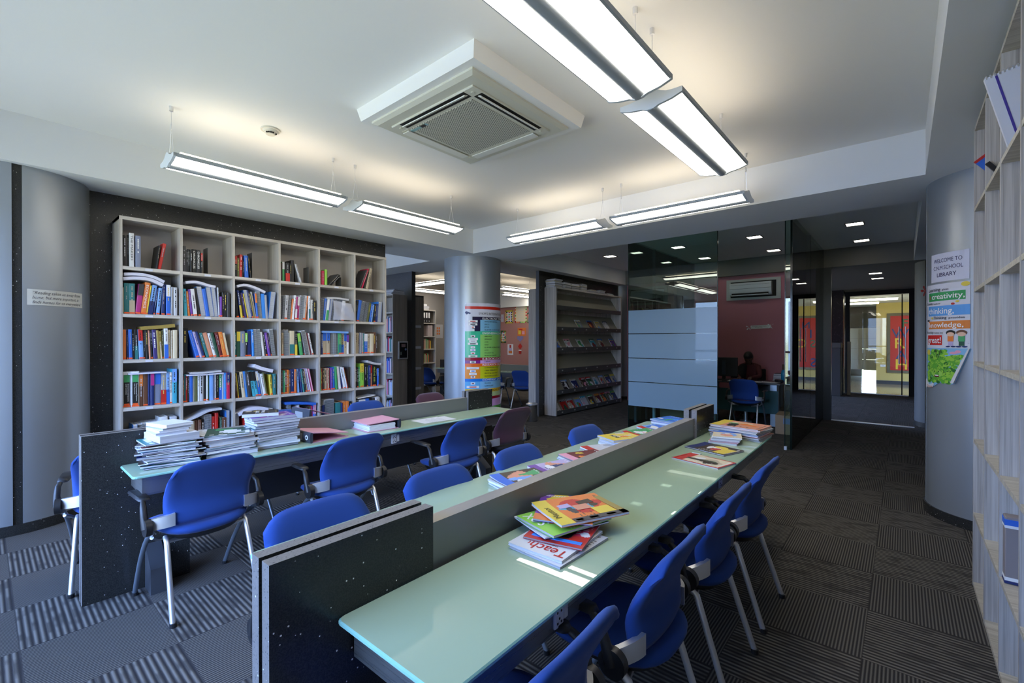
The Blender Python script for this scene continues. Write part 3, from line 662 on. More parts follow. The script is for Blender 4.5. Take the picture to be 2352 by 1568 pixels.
CELLS = {
(0,0):'bk.34.290 bk.12.300 wh.34.318..T:THE_MAKERS _10 gb.38.300 _108 bk.14.235.6 rd.26.262.10..t',
(0,1):'ch.30.262 ch.14.225 bk.16.235 bk.18.232 bk.36.242..T:CHRONICLES bk.34.240..T:CHRONICLES bk.16.210..2rd',
(0,2):'bk.26.225..2rd ol.24.210 rd.26.250.1 bk.10.185.1 _6 bl.36.245.-2 bk.12.240.-6',
(0,3):'db.26.215 gn.26.228..2wh bk.8.220 bk.48.222..2rd bk.14.215 bk.32.260 bk.8.215.-6 lg.18.225.-17',
(0,4):'tn.26.182 _4 cr.34.178 _6 lm.30.198 bk.6.180 _8 ch.18.200.42 bk.12.185.42',
(0,5):'_70 ch.16.275.22 cr.20.290.20 bk.12.240.18 tn.34.290.14',
(1,0):'tn.8.210 tl.30.245 tl.34.245..2tn mg.32.245.6.2ch oo.34.262.7.T:ECONOMICS yl.8.240.7 lb.30.245.8.2nv nv.10.215.7 lb.22.225.5 nv.22.262.2 bl.28.255.0.2wh gy.14.240.1 lg.24.238',
(1,1):'cy.18.232.-3 oo.12.212.-4 pu.12.230.-5 wh.22.235.-6 bk.16.250.-8 rb.28.262.-8.s bl.20.245.-8 rb.26.262.-7.s rb.22.265.-6.s lg.8.265.-2 pu.14.185 bk.14.225 bk.14.225 ch.18.225',
(1,2):'bk.18.240.-5 nv.14.255.-7.2yl db.10.215.-8 iv.14.235.-9 yl.6.230.-10 bl.22.262.-10.s nv.12.262.-10 go.8.230.-10 gy.12.250.-9 bl.14.235.-5.2oo wh.26.255.-5.s rb.26.238.-3 gy.16.228.-3 rb.34.262.6.s',
(1,3):'gy.16.240.3.s gy.14.235.3.s lg.24.240.4 lg.24.238.4.s oo.10.210.6 wh.14.245.6 mg.14.232.4.2wh mg.16.232.3.2wh wh.26.248.5.s lg.20.250.6 oo.8.248.6 wh.14.250.0.2tl wh.12.212 wh.12.212 bk.20.205',
(1,4):'gy.22.230.4.s bl.12.235.5 wh.14.248.7.2gn bl.14.235.8.s gy.26.235.9.s lg.28.235.9.s wh.20.225.6',
(1,5):'bk.12.235.6 bl.18.245.9 gy.22.232.10.s gy.22.230.10.s ol.16.220.11 bl.12.212.8 lb.8.205.8 bk.12.212.5 nv.14.215.5 rb.24.240.4.s',
(2,0):'oo.22.238 nv.12.232.-1 bl.22.240.-1 bk.16.240.-1 bk.22.238.-1.2tl lb.30.240.-2.2rd bk.10.235.-1 bk.20.238.-2 sa.12.235.-2 bk.12.235.-2 iv.28.240.-3 go.18.235.-3 cm.12.228.-3.2go ol.14.235.-2 wh.28.262.-1.2bl cm.16.240.-1 tn.12.235 cm.32.240',
(2,1):'bk.28.258 bl.20.242.-14 li.12.232.-14 nv.14.232.-14 bk.6.220.-14 tl.16.222.-14 sa.24.222.-14 wh.16.218.-13 dg.16.225.-13 mr.18.222.-11 oo.22.228.-10 cm.14.222.-10',
(2,2):'tl.14.225 dg.24.232..2yl gb.30.236 bk.16.222..2lm nv.26.242 rb.16.255.-2 wh.20.255.-3.s wh.24.258.-3.s wh.16.232.-6 bk.14.228.-8 pu.18.228.-9 bk.8.225.-9 wh.26.262.-6.s',
(2,3):'db.10.212 tn.14.228 wh.34.258..s ol.10.230..s cm.34.248..2tl bk.18.242..2yl gn.22.222.-8.2lm bk.8.235.-9 wh.26.252.-10.s wh.10.235.-11 mr.5.230.-11 wh.12.228.-12',
(2,4):'gy.14.240..s nv.12.240 tn.26.235..2bl tn.24.235..2bl wh.16.240..s wh.16.240..s wh.16.240..s wh.14.240..s gn.22.236..2tl tn.24.228..2bl tn.22.228..2bl wh.16.212..2pu',
(2,5):'tn.22.238 tn.12.235.1 nv.16.238.1.s gy.12.235 tl.8.228 bl.26.225..2wh tn.16.222 cm.26.228.1 br.20.245 db.10.220',
(3,0):'wh.46.285..TB:Environmental~Systems_and~Societies wh.46.285..TB:Environmental~Systems_and~Societies br.22.262..2oo br.28.262 nv.14.262 nv.22.265..2mg gb.40.275..2bl gy.34.270..2rd lb.20.265..2bl wh.16.265 cy.30.292..2lb',
(3,1):'mr.8.230 tl.10.240 rd.10.235 db.12.238 bl.20.240 wh.8.235 ol.22.238 wh.10.235 lg.24.242 bk.18.240 wh.10.235 dg.8.238 lb.28.246 mr.6.240 lg.8.240 bk.20.238 gn.20.240..2bl gy.10.240 rb.18.240 cr.22.240..2nv',
(3,2):'br.8.225.-5 yl.6.228.-5 bk.18.238.-6 cm.22.240.-6 rb.18.242.-6 ch.26.235.-6 cy.22.240.-8.2bk cy.22.240.-8.2bk bl.20.238.-8.2wh gy.10.225.-9 wh.20.212.-9 ol.10.225.-9 _8 yl.18.200.-4 tl.24.205',
(3,3):'rd.8.235 br.12.230 tl.8.232 gn.8.232 br.14.235 oo.18.238 br.12.232 nv.32.240 oo.18.240 lb.20.240.-3 nv.12.235.-6 tl.14.238.-7 bk.12.240.-8 cm.10.238.-8 li.14.242.-9 wh.8.240.-10 mg.6.238.-10 pk.10.242.-11',
(3,4):'gn.12.232 rd.10.232 db.10.230 tn.18.235 rd.6.235 cm.8.235 mr.8.235 pu.12.235.-1 bl.14.240.-2 gn.14.245.-3 wh.18.246.-7 nv.5.240.-9 wh.16.240.-11 wh.8.238.-12 rd.5.240.-13',
(3,5):'db.18.225 bk.12.225 gn.14.228.-1 lm.32.268.-1.2yl bk.24.250 dg.14.245 nv.16.242 sa.18.245..2rd bk.34.242..T:MATHS_1001 bk.10.238 bl.10.205',
(4,0):'db.48.200 rb.20.250..s wh.24.250..s wh.22.255..s wh.22.256..s wh.22.256..s wh.20.256..s wh.40.290.-3 lg.36.285',
(4,1):'ol.24.205 tl.16.215 tn.30.225 br.22.230 br.20.232 bk.22.225 wh.24.268..s gy.18.268..s rd.24.245 rd.20.275 _10 dg.14.230 br.30.225 rb.20.285..s',
(4,2):'ch.30.255..s _30 rd.40.215 wh.20.225 nv.26.230 oo.40.238 bk.20.225 lg.22.240.-3 nv.16.255.-4.s wh.26.260.-6.s',
(4,3):'bk.30.245 ch.24.240 lg.22.285..s ch.12.235 oo.34.245..2ch wh.18.265.-5 _34 db.16.235 ol.18.238 cr.14.240 bl.22.255..2pk',
(4,4):'gy.16.240..s nv.18.235 wh.60.290..s _10 tl.34.245 nv.10.240 oo.22.250..2tl oo.20.250..2bl bk.16.245',
(4,5):'gy.16.245..s gy.14.245..s wh.44.250 bl.28.255 bk.20.245 ch.20.255 wh.26.262.-5 bk.16.255.-5.s',
}
NB = 0; BULK = MB(); BULKM = []
FILL = {(1,4): .8, (2,3): .9, (2,4): .88, (2,5): .78, (3,3): .9, (3,4): .87, (3,5): .82}
for (r_, c_), s in CELLS.items():
    items = s.split(); W = XS[c_+1]-XS[c_]-TH-.004; z0 = ZS[5-r_]+TB+.0005
    specs = []
    for it in items:
        if it[0] == '_': specs.append((None, float(it[1:])/1000)); continue
        p = it.split('.'); p += ['']*(5-len(p))
        ck = p[0]
        specs.append((ck, float(p[1])/1000, float(p[2])/1000, float(p[3] or 0), p[4]))
    def layout(k):
        x = .002; prev = None; out = []
        for q in specs:
            if q[0] is None: x += q[1]*k; prev = None; continue
            t, h, a = q[1]*k, q[2], R(q[3])
            if prev is not None:
                ga = sin(prev[0])*min(prev[1], h*cos(a)/max(.3, cos(prev[0]))) - sin(a)*min(prev[1], h)
                if ga > 0: x += ga
                elif prev[0] < 0 <= a: pass
            if prev is None and a < 0: x += h*sin(-a)*.98
            out.append((x, t)); x += t/cos(a) + .0007; prev = (a, h)
        if prev and prev[0] > 0: x += prev[1]*sin(prev[0])
        return x, out
    HS = .96 if r_ == 0 else 1.13
    specs = [q if q[0] is None else (q[0], q[1], min(q[2]*HS, .372), q[3], q[4]) for q in specs]
    fill = 1.0 if r_ == 0 else FILL.get((r_, c_), .95)
    k = 1.0; tot, out = layout(k)
    if r_ > 0:
        while tot < W*fill and k < 2.2: k *= 1.02; tot, out = layout(k)
    while tot > W and k > .3: k *= .98; tot, out = layout(k)
    n = 0
    for q, (x, t) in zip([q for q in specs if q[0]], out):
        ck, _, h, a, fl = q; d = rng.uniform(.185, .22); c2 = None; ttl = None; kind = ''
        if fl.startswith('T'): ttl = fl
        elif fl.startswith('2'): c2 = fl[1:]
        elif fl == 's': kind = 's'
        boxed = fl.startswith('TB'); st = (r_ > 0 and kind == '' and rng.random() < .48) or boxed
        f = book_mb(ck, t, h, d, c2, band=(.62, 1) if rng.random() < .6 else (.0, .45), sticker=st, kind=kind)
        if ttl:      # keep only cover, pages and sticker: real title follows
            keep = [i for i, m_ in enumerate(f.m) if m_ != 2]; f.f = [f.f[i] for i in keep]; f.m = [f.m[i] for i in keep]
        ink = (mat('coil_wire', (.10,.10,.12), .4, .6) if ck in LIGHT or ck == 'gy' else mat('coil_wire_light', (.6,.62,.68), .4, .6)) if kind else (INK if ck in LIGHT else rng.choice([INKY, INKW, cm_('lg'), cm_('gy'), cm_('tn'), INKW]))
        BM_ = [cm_(ck), PAGES if not kind else PAPER, ink, ORG, cm_(c2) if c2 else INKW]
        T = Matrix.Translation((XS[c_]+TH+.002+x, BV0+.022+rng.uniform(0, .018), z0)) @ (Matrix.Translation((t, 0, 0)) @ Matrix.Rotation(R(a), 4, 'Y') @ Matrix.Translation((-t, 0, 0)) if a >= 0 else Matrix.Rotation(R(a), 4, 'Y'))
        if r_ == 4 and c_ >= 2:
            b0 = len(BULK.v); BULK.v += [tuple(T @ Vector(v)) for v in f.v]; BULK.f += [tuple(i+b0 for i in q_) for q_ in f.f]
            for m_ in BM_:
                if m_ not in BULKM: BULKM.append(m_)
            BULK.m += [BULKM.index(BM_[i]) for i in f.m]; n += 1; continue
        o = f.build('book', [cm_(ck), PAGES if not kind else PAPER, ink, ORG, cm_(c2) if c2 else INKW])
        o.matrix_world = T
        cn = CO[ck][1] + ((' and ' + CO[c2][1]) if c2 and CO[c2][1] != CO[ck][1] else '')
        kd = 'spiral-bound book' if kind else ('boxed textbook' if boxed else ('thin book' if t < .013 else 'book'))
        tag(o, '%s %s, %s from the left on the %s shelf, %s bookcase column' % (cn, kd, ORD[n], ROWN[r_], COLN[c_]), 'book', 'books standing on the shelves of the tall ash bookcase')
        if ttl:
            if boxed:
                q_ = MB(); q_.add([(.007,-.0008,.012),(t-.007,-.0008,.012),(t-.007,-.0008,h-.03),(.007,-.0008,h-.03)], [(0,1,2,3)], 0)
                q_.add([(.008,-.0012,h*.70),(t-.008,-.0012,h*.70),(t-.008,-.0012,h-.032),(.008,-.0012,h-.032)], [(0,1,2,3)], 1)
                q_.add([(.010,-.0014,.016),(t-.010,-.0014,.016),(t-.010,-.0014,.034),(.010,-.0014,.034)], [(0,1,2,3)], 2)
                q_.build('slipcase_label', [INK, cm_('gn'), ORG], o)
                lines = ['Environmental Systems', 'and Societies', 'BIOLOGY']; lines = lines[:2]
                for li_, tx in enumerate(lines):
                    vs, fs = fit_text(tx, h*(.50 if li_ == 0 else .30), .013)
                    q_ = MB(); q_.add([(t*.60-li_*.014+v[1], -.0016, h*.66-v[0]) for v in vs], fs); q_.build('title', INKW, o)
            else:
                tx = ttl[2:].replace('_', ' '); vs, fs = fit_text(tx, h*.74, t*.62, bold=.0006)
                q_ = MB(); q_.add([(t*.28+v[1], -.0012, h*.93-v[0]) for v in vs], fs)
                q_.build('title', INK if ck == 'wh' else (mat('ink_yellow_green', (.5,.62,.08), .6) if 'MATHS' in tx else INKW), o)
        n += 1; NB += 1
tag(BULK.build('book_row', BULKM), 'row of mixed books on the lowest seen shelf, third to last bookcase columns', 'books', kind='stuff')
# lying / curled things on the books
def swept(name, pts, t, y0, y1, m, lb, cat='book', grp=None, n=5):
    """a bent slab following (x,z) points, thickness t, running from y0 to y1"""
    P = []
    for i in range(len(pts)-1):
        for k in range(n):
            u = k/n; p0 = pts[max(i-1, 0)]; p1 = pts[i]; p2 = pts[i+1]; p3 = pts[min(i+2, len(pts)-1)]
            P.append(tuple(.5*((2*p1[j]) + (-p0[j]+p2[j])*u + (2*p0[j]-5*p1[j]+4*p2[j]-p3[j])*u*u + (-p0[j]+3*p1[j]-3*p2[j]+p3[j])*u**3) for j in (0, 1)))
    P.append(pts[-1]); rings = []
    for i, (x, z) in enumerate(P):
        a = P[max(0, i-1)]; b_ = P[min(len(P)-1, i+1)]; dx, dz = b_[0]-a[0], b_[1]-a[1]; L = math.hypot(dx, dz); nx, nz = -dz/L*t, dx/L*t
        rings.append([(x, y0, z), (x, y1, z), (x+nx, y1, z+nz), (x+nx, y0, z+nz)])
    f = MB(); f.loft(rings); o = f.build(name, m); tag(o, lb, cat, grp); return o
GL = 'books lying bent on top of the shelved ones'
def ZC(r): return ZS[5-r]+TB
LCV = mat('bent_book_pages', (.62,.62,.74), .7)
x = XS[0]+TH
swept('book', [(x+.01, ZC(1)+.300), (x+.10, ZC(1)+.315), (x+.20, ZC(1)+.31), (x+.29, ZC(1)+.268)], .028, 5.29, 5.48, LCV, 'lower bent white book lying on the teal books, second shelf of the bookcase', 'book', GL)
swept('book', [(x+.015, ZC(1)+.342), (x+.12, ZC(1)+.352), (x+.22, ZC(1)+.338), (x+.30, ZC(1)+.300)], .026, 5.29, 5.48, LCV, 'upper bent white book lying on the teal books, second shelf of the bookcase', 'book', GL)
x = XS[1]+TH
swept('book', [(x+.03, ZC(1)+.312), (x+.12, ZC(1)+.325), (x+.22, ZC(1)+.300), (x+.28, ZC(1)+.292)], .024, 5.29, 5.48, LCV, 'bent white book on the blue spiral books, second shelf, second column', 'book', GL)
x = XS[2]+TH
swept('book', [(x+.03, ZC(1)+.315), (x+.11, ZC(1)+.335), (x+.20, ZC(1)+.315), (x+.30, ZC(1)+.274)], .025, 5.29, 5.48, LCV, 'bent white book sloping down to the right, second shelf, third column', 'book', GL)
x = XS[4]+TH
swept('book', [(x+.10, ZC(1)+.262), (x+.22, ZC(1)+.268), (x+.38, ZC(1)+.258)], .022, 5.29, 5.46, cm_('lg'), 'grey magazine lying on grey spiral books, second shelf, fifth column', 'book', GL)
x = XS[0]+TH
swept('book', [(x+.13, ZC(2)+.266), (x+.28, ZC(2)+.283), (x+.39, ZC(2)+.298)], .032, 5.29, 5.47, cm_('go'), 'gold book lying tilted on top of the third shelf, first column', 'book', GL)
x = XS[4]+TH
swept('book', [(x+.03, ZC(2)+.262), (x+.18, ZC(2)+.260), (x+.37, ZC(2)+.256)], .024, 5.28, 5.47, cm_('lb'), 'light blue book lying flat over white spirals, third shelf, fifth column', 'book', GL)
x = XS[0]+TH
swept('book', [(x+.04, ZC(3)+.294), (x+.20, ZC(3)+.297), (x+.32, ZC(3)+.297)], .012, 5.28, 5.48, LCV, 'white magazine lying flat over the boxed textbooks, fourth shelf', 'book', GL)
x = XS[1]+TH
swept('book', [(x+.03, ZC(3)+.258), (x+.20, ZC(3)+.256), (x+.35, ZC(3)+.262)], .012, 5.28, 5.48, LCV, 'lower white magazine lying on fourth shelf, second column', 'book', GL)
swept('book', [(x+.06, ZC(3)+.276), (x+.20, ZC(3)+.274), (x+.33, ZC(3)+.284)], .016, 5.28, 5.46, cm_('lg'), 'upper grey magazine lying on fourth shelf, second column', 'book', GL)
x = XS[2]+TH
swept('book', [(x+.18, ZC(3)+.315), (x+.26, ZC(3)+.28), (x+.37, ZC(3)+.248)], .036, 5.27, 5.47, LCV, 'thick white paperback lying tilted on fourth shelf, third column', 'book', GL)
x = XS[5]+TH
swept('book', [(x+.17, ZC(3)+.315), (x+.27, ZC(3)+.285), (x+.38, ZC(3)+.272)], .028, 5.28, 5.47, cm_('lg'), 'grey booklet lying tilted on fourth shelf, last column', 'book', GL)
x = XS[1]+TH
swept('book', [(x+.02, ZC(4)+.255), (x+.12, ZC(4)+.292), (x+.22, ZC(4)+.335), (x+.33, ZC(4)+.342)], .020, 5.27, 5.46, cm_('lg'), 'wavy grey spiral booklet lying on fifth shelf, second column', 'book', GL)
x = XS[2]+TH
swept('book', [(x+.04, ZC(4)+.255), (x+.15, ZC(4)+.298), (x+.24, ZC(4)+.298), (x+.32, ZC(4)+.275)], .034, 5.27, 5.46, LCV, 'thick white arched book on fifth shelf, third column', 'book', GL)
x = XS[3]+TH
swept('book', [(x+.05, ZC(4)+.325), (x+.18, ZC(4)+.315), (x+.40, ZC(4)+.285)], .026, 5.27, 5.46, cm_('bl'), 'blue spiral book lying sloped on fifth shelf, fourth column', 'book', GL)
x = XS[5]+TH
swept('book', [(x+.04, ZC(4)+.300), (x+.20, ZC(4)+.31), (x+.30, ZC(4)+.322)], .008, 5.29, 5.48, PAPER, 'thin white paper lying on top of fifth shelf, last column', 'book', GL)
bag = mat('thin_plastic_bag', (.62,.63,.74), .35); bag.node_tree.nodes['Principled BSDF'].inputs['Alpha'].default_value = .55
f = MB(); N = 14; vs = []; fs = []
for i in range(N+1):
    for j in range(N+1):
        u, v = i/N, j/N; vs.append((XS[4]+TH+.16+u*.24+.05*(1-v)*u, 5.262-.018*sin(u*7+v*3)*sin(pi*v)-.02*sin(pi*u)*(1-v), ZC(1)+.012+v*.235-.03*u*v))
for i in range(N):
    for j in range(N): a = i*(N+1)+j; fs.append((a, a+N+1, a+N+2, a+1))
f.add(vs, fs); tag(f.build('plastic_bag', bag, None, True, 180), 'crumpled translucent plastic bag hanging over books, second shelf, fifth column', 'bag')
# steel bookends
def bookend(c, r, xo, h=.25):
    f = MB(); x = XS[c]+TH+xo; z = ZC(r); f.box(x, 5.33, z+.001, x+.002, 5.47, z+h); f.box(x, 5.33, z+.001, x+.08, 5.47, z+.003)
    tag(f.build('bookend', mat('bookend_grey', (.12,.125,.13), .45, .4)), 'grey steel bookend on the %s shelf, %s bookcase column' % (ROWN[r], COLN[c]), 'bookend', 'steel bookends in the tall bookcase')
bookend(1, 0, .225, .27); bookend(2, 0, .185, .28); bookend(3, 0, .345, .2); bookend(4, 0, .30, .12); bookend(3, 2, .412, .26); bookend(3, 3, .412, .26); bookend(4, 3, .395, .27); bookend(4, 4, .405, .26); bookend(3, 4, .418, .26)
# ================================================================ RIGHT HAND SHELVING
e = empty('open_shelving', (0,0,0), 0, 'pale ash open shelving at the right edge, nearly empty, floor to beam height', 'bookcase')
RV0, RV1 = -.655, -.327
UX = [.55, 1.04, 1.53, 2.01, 2.489, 2.956, 3.455, 3.950]; RZ = [.0, .425, .875, 1.345, 1.79, 2.28, 2.77]
for i, x in enumerate(UX): MB().box(x, RV0, 0, x+.02, RV1, 2.79).build('upright_panel', WOODV, e)
for i in range(len(UX)-1):
    for z in RZ: MB().box(UX[i]+.02, RV0, z, UX[i+1], RV1-.001, z+.022).build('shelf' if z < 2.7 else 'top_board', WOODY, e)
MB().box(UX[0]+.02, RV0, .03, UX[-1], RV0+.008, 2.77).build('back_panel', WOODV, e)
# things on it
f = MB(); T = TR(2.935, -.45, 2.335, R(-13), 0, 0)
f.box(-.012, -.11, 0, .012, .10, .36, T=T); o = f.build('spiral_notebook', mat('notebook_white', (.62,.64,.72), .6)); tag(o, 'white spiral notebook leaning in the top row of the right hand shelving', 'notebook')
f = MB(); [f.box(-.016, -.105+.014*k, .352, .016, -.100+.014*k, .366, T=T) for k in range(15)]; f.build('wire_binding', CHROME, o)
f = MB(); f.box(-.0135, .060, .002, -.0115, .068, .358, T=T); f.build('cover_stripe', mat('navy_stripe', (.06,.04,.30), .5), o)
T = TR(3.93, -.42, 2.50, R(-38), 0, 0); f = MB(); f.box(-.004, -.06, .0, .004, .03, .12, T=T); o = f.build('booklet', cm_('bl')); tag(o, 'small blue booklet with red edge leaning at the far end of the right hand shelving', 'booklet')
f = MB(); f.box(-.0055, -.06, .105, .0055, .03, .1205, T=T); f.build('cover_band', cm_('rd'), o)
T = TR(3.44, -.42, 2.305, R(-35), 0, 0); f = MB(); f.box(-.006, -.008, .0, .006, .012, .15, T=T); tag(f.build('booklet', BLKP), 'thin black booklet leaning in the top row of the right hand shelving', 'booklet')
f = MB(); f.bbox(2.885, -.60, .449, 2.950, -.337, .735, .003, 0); o = f.build('ring_binder', mat('binder_brown_grey', (.25,.215,.215), .6)); tag(o, 'grey-brown file standing low in the right hand shelving, blue and white bands', 'binder')
f = MB(); f.box(2.883, -.602, .70, 2.952, -.335, .725); f.build('top_band', cm_('bl'), o); f = MB(); f.box(2.8835, -.601, .688, 2.9515, -.336, .70); f.box(2.8835, -.601, .462, 2.9515, -.336, .476); f.build('white_band', INKW, o); f = MB(); f.box(2.883, -.602, .450, 2.952, -.335, .460); f.build('bottom_band', cm_('nv'), o)
# ================================================================ MAGAZINE RACK
e = empty('magazine_rack', (0,0,0), 0, 'wide ash magazine rack with six sloping grey-lipped shelves on the dark partition', 'display rack')
MX0, MX1, MV0, MV1, MZ0, MZ1 = 7.29, 10.0, 5.12, 5.395, .015, 2.53
MB().box(MX0, MV0, MZ0, MX0+.03, MV1, MZ1).build('side_panel', WOODV, e); MB().box(MX1-.03, MV0, MZ0, MX1, MV1, MZ1).build('side_panel', WOODV, e)
MB().box(MX0+.03, MV0, MZ1-.03, MX1-.03, MV1, MZ1).build('top_board', WOODH, e); MB().box(MX0+.03, MV1-.012, MZ0+.03, MX1-.03, MV1, MZ1-.03).build('back_panel', WOODV, e)
LIPS = [2.09, 1.67, 1.265, .85, .425, .022]
LIPM = mat('rack_lip_grey', (.085,.095,.095), .4, .3)
for k, z in enumerate(LIPS):
    f = MB(); f.box(MX0+.03, MV0, z, MX1-.03, MV0+.012, z+.085); f.box(MX0+.03, MV0+.012, z, MX1-.03, MV0+.05, z+.008); f.build('shelf_lip', LIPM, e)
    f = MB(); y0, y1, zz = MV0+.045, MV1-.012, .36
    f.add([(MX0+.03, y0, z+.008), (MX1-.03, y0, z+.008), (MX1-.03, y1, z+zz), (MX0+.03, y1, z+zz), (MX0+.03, y0+.012, z+.002), (MX1-.03, y0+.012, z+.002), (MX1-.03, y1, z+zz-.02), (MX0+.03, y1, z+zz-.02)], [(0,1,2,3),(7,6,5,4),(0,4,5,1),(2,6,7,3),(1,5,6,2),(0,3,7,4)])
    f.build('sloping_shelf', mat('rack_shelf_laminate', (.27,.255,.205), .5), e)
    f = MB()
    if k: [f.box(MX0+.2+.45*i, MV0-.0015, z+.03, MX0+.245+.45*i, MV0, z+.055) for i in range(6)]; f.build('lip_label', mat('label_grey', (.45,.46,.46), .6), e)
MAGC = ['wh','rd','bl','gn','bk','lg','or_','tn','lb','mr','yl','nv','cy','dg','pk','gy']
MAGC = ['oo' if c == 'or_' else c for c in MAGC]
def mag_cover(f, w, h, zfun, seed, cs, nx=9, ny=12, inset=0.0, T=None, hi=False):
    """cover picture made of coloured patches; cs = material indices"""
    r = random.Random(seed); base, band, blob, blob2, txt = cs
    bx, by, br = r.uniform(.3,.7), r.uniform(.3,.6), r.uniform(.18,.34); cx, cy, cr = r.uniform(.15,.85), r.uniform(.1,.5), r.uniform(.1,.2)
    wa, wb, w0, wc = r.uniform(3,11), r.uniform(3,11), r.uniform(0,6), r.uniform(.6,2.2)
    vs = []; fs = []; ms = []
    for j in range(ny+1):
        for i in range(nx+1):
            x, y = w*i/nx, h*j/ny; p = (x, y, zfun(x/w, y/h)); vs.append(p)
    for j in range(ny):
        for i in range(nx):
            u, v = (i+.5)/nx, (j+.5)/ny; a = j*(nx+1)+i; m_ = base
            w1 = sin(u*wa+v*wb+w0)*.08; w2 = sin(u*wb-v*wa+w0*2)*.06
            if (u-bx+w1)**2+(v-by+w2)**2*wc < br*br: m_ = blob
            if hi and (u-bx-w2)**2*2.5+(v-by-.1+w1)**2 < br*br*.45: m_ = 6
            if (u-cx+w2)**2*wc+(v-cy+w1)**2 < cr*cr: m_ = blob2
            if hi and (u-(1-cx)+w1)**2+(v-.62)**2*3 < cr*cr*.8: m_ = txt
            if v > .80: m_ = band
            if hi:
                if j % 4 == 1 and .18 < v < .72 and .06 < u < .06+.22*((j*7) % 5)/4+.1 and (i*13+j*5) % 7 > 1: m_ = txt
                if .05 < v < .09 and .1 < u < .9 and (i*3+j) % 5 > 1: m_ = txt
            else:
                if .84 < v < .94 and .08 < u < .92 and r.random() < .75: m_ = txt
                if v < .14 and r.random() < .35: m_ = txt
                if .2 < v < .75 and (u < .2) and r.random() < .3: m_ = txt
            fs.append((a, a+1, a+nx+2, a+nx+1)); ms.append(m_)
    if T: vs = [tuple(T @ Vector(p)) for p in vs]
    b = len(f.v); f.v += vs; f.f += [tuple(q+b for q in g) for g in fs]; f.m += ms
PG = [mat('page_edge_mid', (.50,.50,.53), .8), mat('page_edge_grey', (.42,.42,.46), .8), mat('page_edge_pale', (.60,.60,.63), .8), mat('page_edge_dull', (.30,.31,.34), .8), PAPER]
def make_mag(name, w, h, t, cols, seed, label, cat='magazine', group=None, curl=.0, fold=0., loc=(0,0,0), rz=0, M=None, page=None, hi=False):
    """magazine lying flat, width x, height y, top +z; cols five colour keys: base band blob blob2 text"""
    f = MB(); r = random.Random(seed)
    k1, k2 = r.uniform(.3, 1), r.uniform(-.4, 1)
    def lift(u, v): return curl*(max(0, u-.45)/.55)**2*k1*(.4+.6*v) + curl*.6*(max(0, .4-u)/.4)**2*max(0, k2)*(1-v)
    nx, ny = (52, 68) if hi == 2 else (26, 34) if hi else (9, 12)
    def zt(u, v): return t + lift(u, v)
    ring = []
    for i in range(nx): ring.append((i/nx, 0))
    for j in range(ny): ring.append((1, j/ny))
    for i in range(nx): ring.append((1-i/nx, 1))
    for j in range(ny): ring.append((0, 1-j/ny))
    n = len(ring)
    lo = [(u*w, v*h, lift(u, v)*.6 + 0) for u, v in ring]; hi_ = [(u*w, v*h, zt(u, v)) for u, v in ring]
    mi = [(u*w+(.001 if u == 0 else -.002 if u == 1 else 0), v*h+(.0015 if v == 0 else -.0015 if v == 1 else 0), lift(u, v)*.8+t*.5) for u, v in ring]
    lo2 = [(x, y, z+min(.0022, t*.3)) for x, y, z in lo]
    f.loft([lo, lo2], 0, caps=False); f.loft([lo2, mi, hi_], 5, caps=False)
    f.add(lo, [tuple(reversed(range(n)))], 0)
    mag_cover(f, w, h, zt, seed, (0, 1, 2, 3, 4), nx, ny, hi=hi)
    f.v = [(x-w/2, y-h/2, z) for x, y, z in f.v]
    o = f.build(name, [cm_(c) for c in cols] + [page or PG[seed % len(PG)], cm_(rcols(random.Random(seed+5))[1]) if len(set(cols)) > 3 else cm_(cols[0])])
    if M is not None: o.matrix_world = M
    else: o.location = loc; o.rotation_euler = (0, 0, R(rz))
    tag(o, label, cat, group); return o
def rcols(r, base=None):
    b = base or r.choice(MAGC); return [b, r.choice(MAGC), r.choice(MAGC), r.choice(MAGC), r.choice(['wh','wh','bk','yl'])]
sl = math.atan2(.352, MV1-.012-MV0-.045)
RACK = {1: [(8.32,'gb'),(8.80,'mr'),(9.12,'tn'),(9.48,'lg')], 2: [(7.50,'wh'),(7.90,'wh'),(8.37,'wh'),(8.89,'cy'),(9.26,'tn'),(9.80,'pu')],
 4: [(7.80,'bk'),(8.15,'nv'),(8.49,'db'),(8.74,'dg'),(9.03,'lg'),(9.30,'tn'),(9.58,'nv'),(9.84,'gy')], 5: [(7.46,'lg'),(7.74,'rd'),(8.0,'rd'),(8.28,'lb'),(8.53,'lg'),(8.82,'db'),(9.12,'mr'),(9.38,'dg'),(9.62,'ol'),(9.86,'nv')]}
for k, L in RACK.items():
    for i, (x, c) in enumerate(L):
        r = random.Random(k*31+i); z = LIPS[k]
        M = TR(x, MV0+.046, z+.0105) @ Matrix.Rotation(sl, 4, 'X') @ TR(0, .142, .003)
        make_mag('magazine', .21, .275, .006, rcols(r, c), k*17+i, '%s magazine, %s from left on the %s sloping shelf of the rack' % (CO[c][1], ORD[i], {1:'second',2:'third',4:'fifth',5:'lowest'}[k]), 'magazine', 'magazines displayed on the sloping rack', .004, M=M)
for i, (x, n, s) in enumerate(((7.44, 8, 0), (7.75, 6, 3), (8.06, 6, -4), (8.40, 7, 5), (8.78, 4, 0), (9.15, 4, 4), (9.55, 2, 0))):
    z = MZ1; 
    for j in range(n):
        r = random.Random(i*50+j); t = r.uniform(.014, .026)
        make_mag('journal', .25, .22, t-.001, rcols(r, r.choice(['lg','tn','gy','cm','db','ch','yl'])), i*50+j, 'old journal in the %s pile on top of the magazine rack, layer %s from bottom' % (ORD[i], ORD[j]), 'journal', 'journal piles on top of the rack', 0, loc=(x+r.uniform(-.012,.012), 5.27+r.uniform(-.015,.015), z), rz=s+r.uniform(-4,4)); z += t
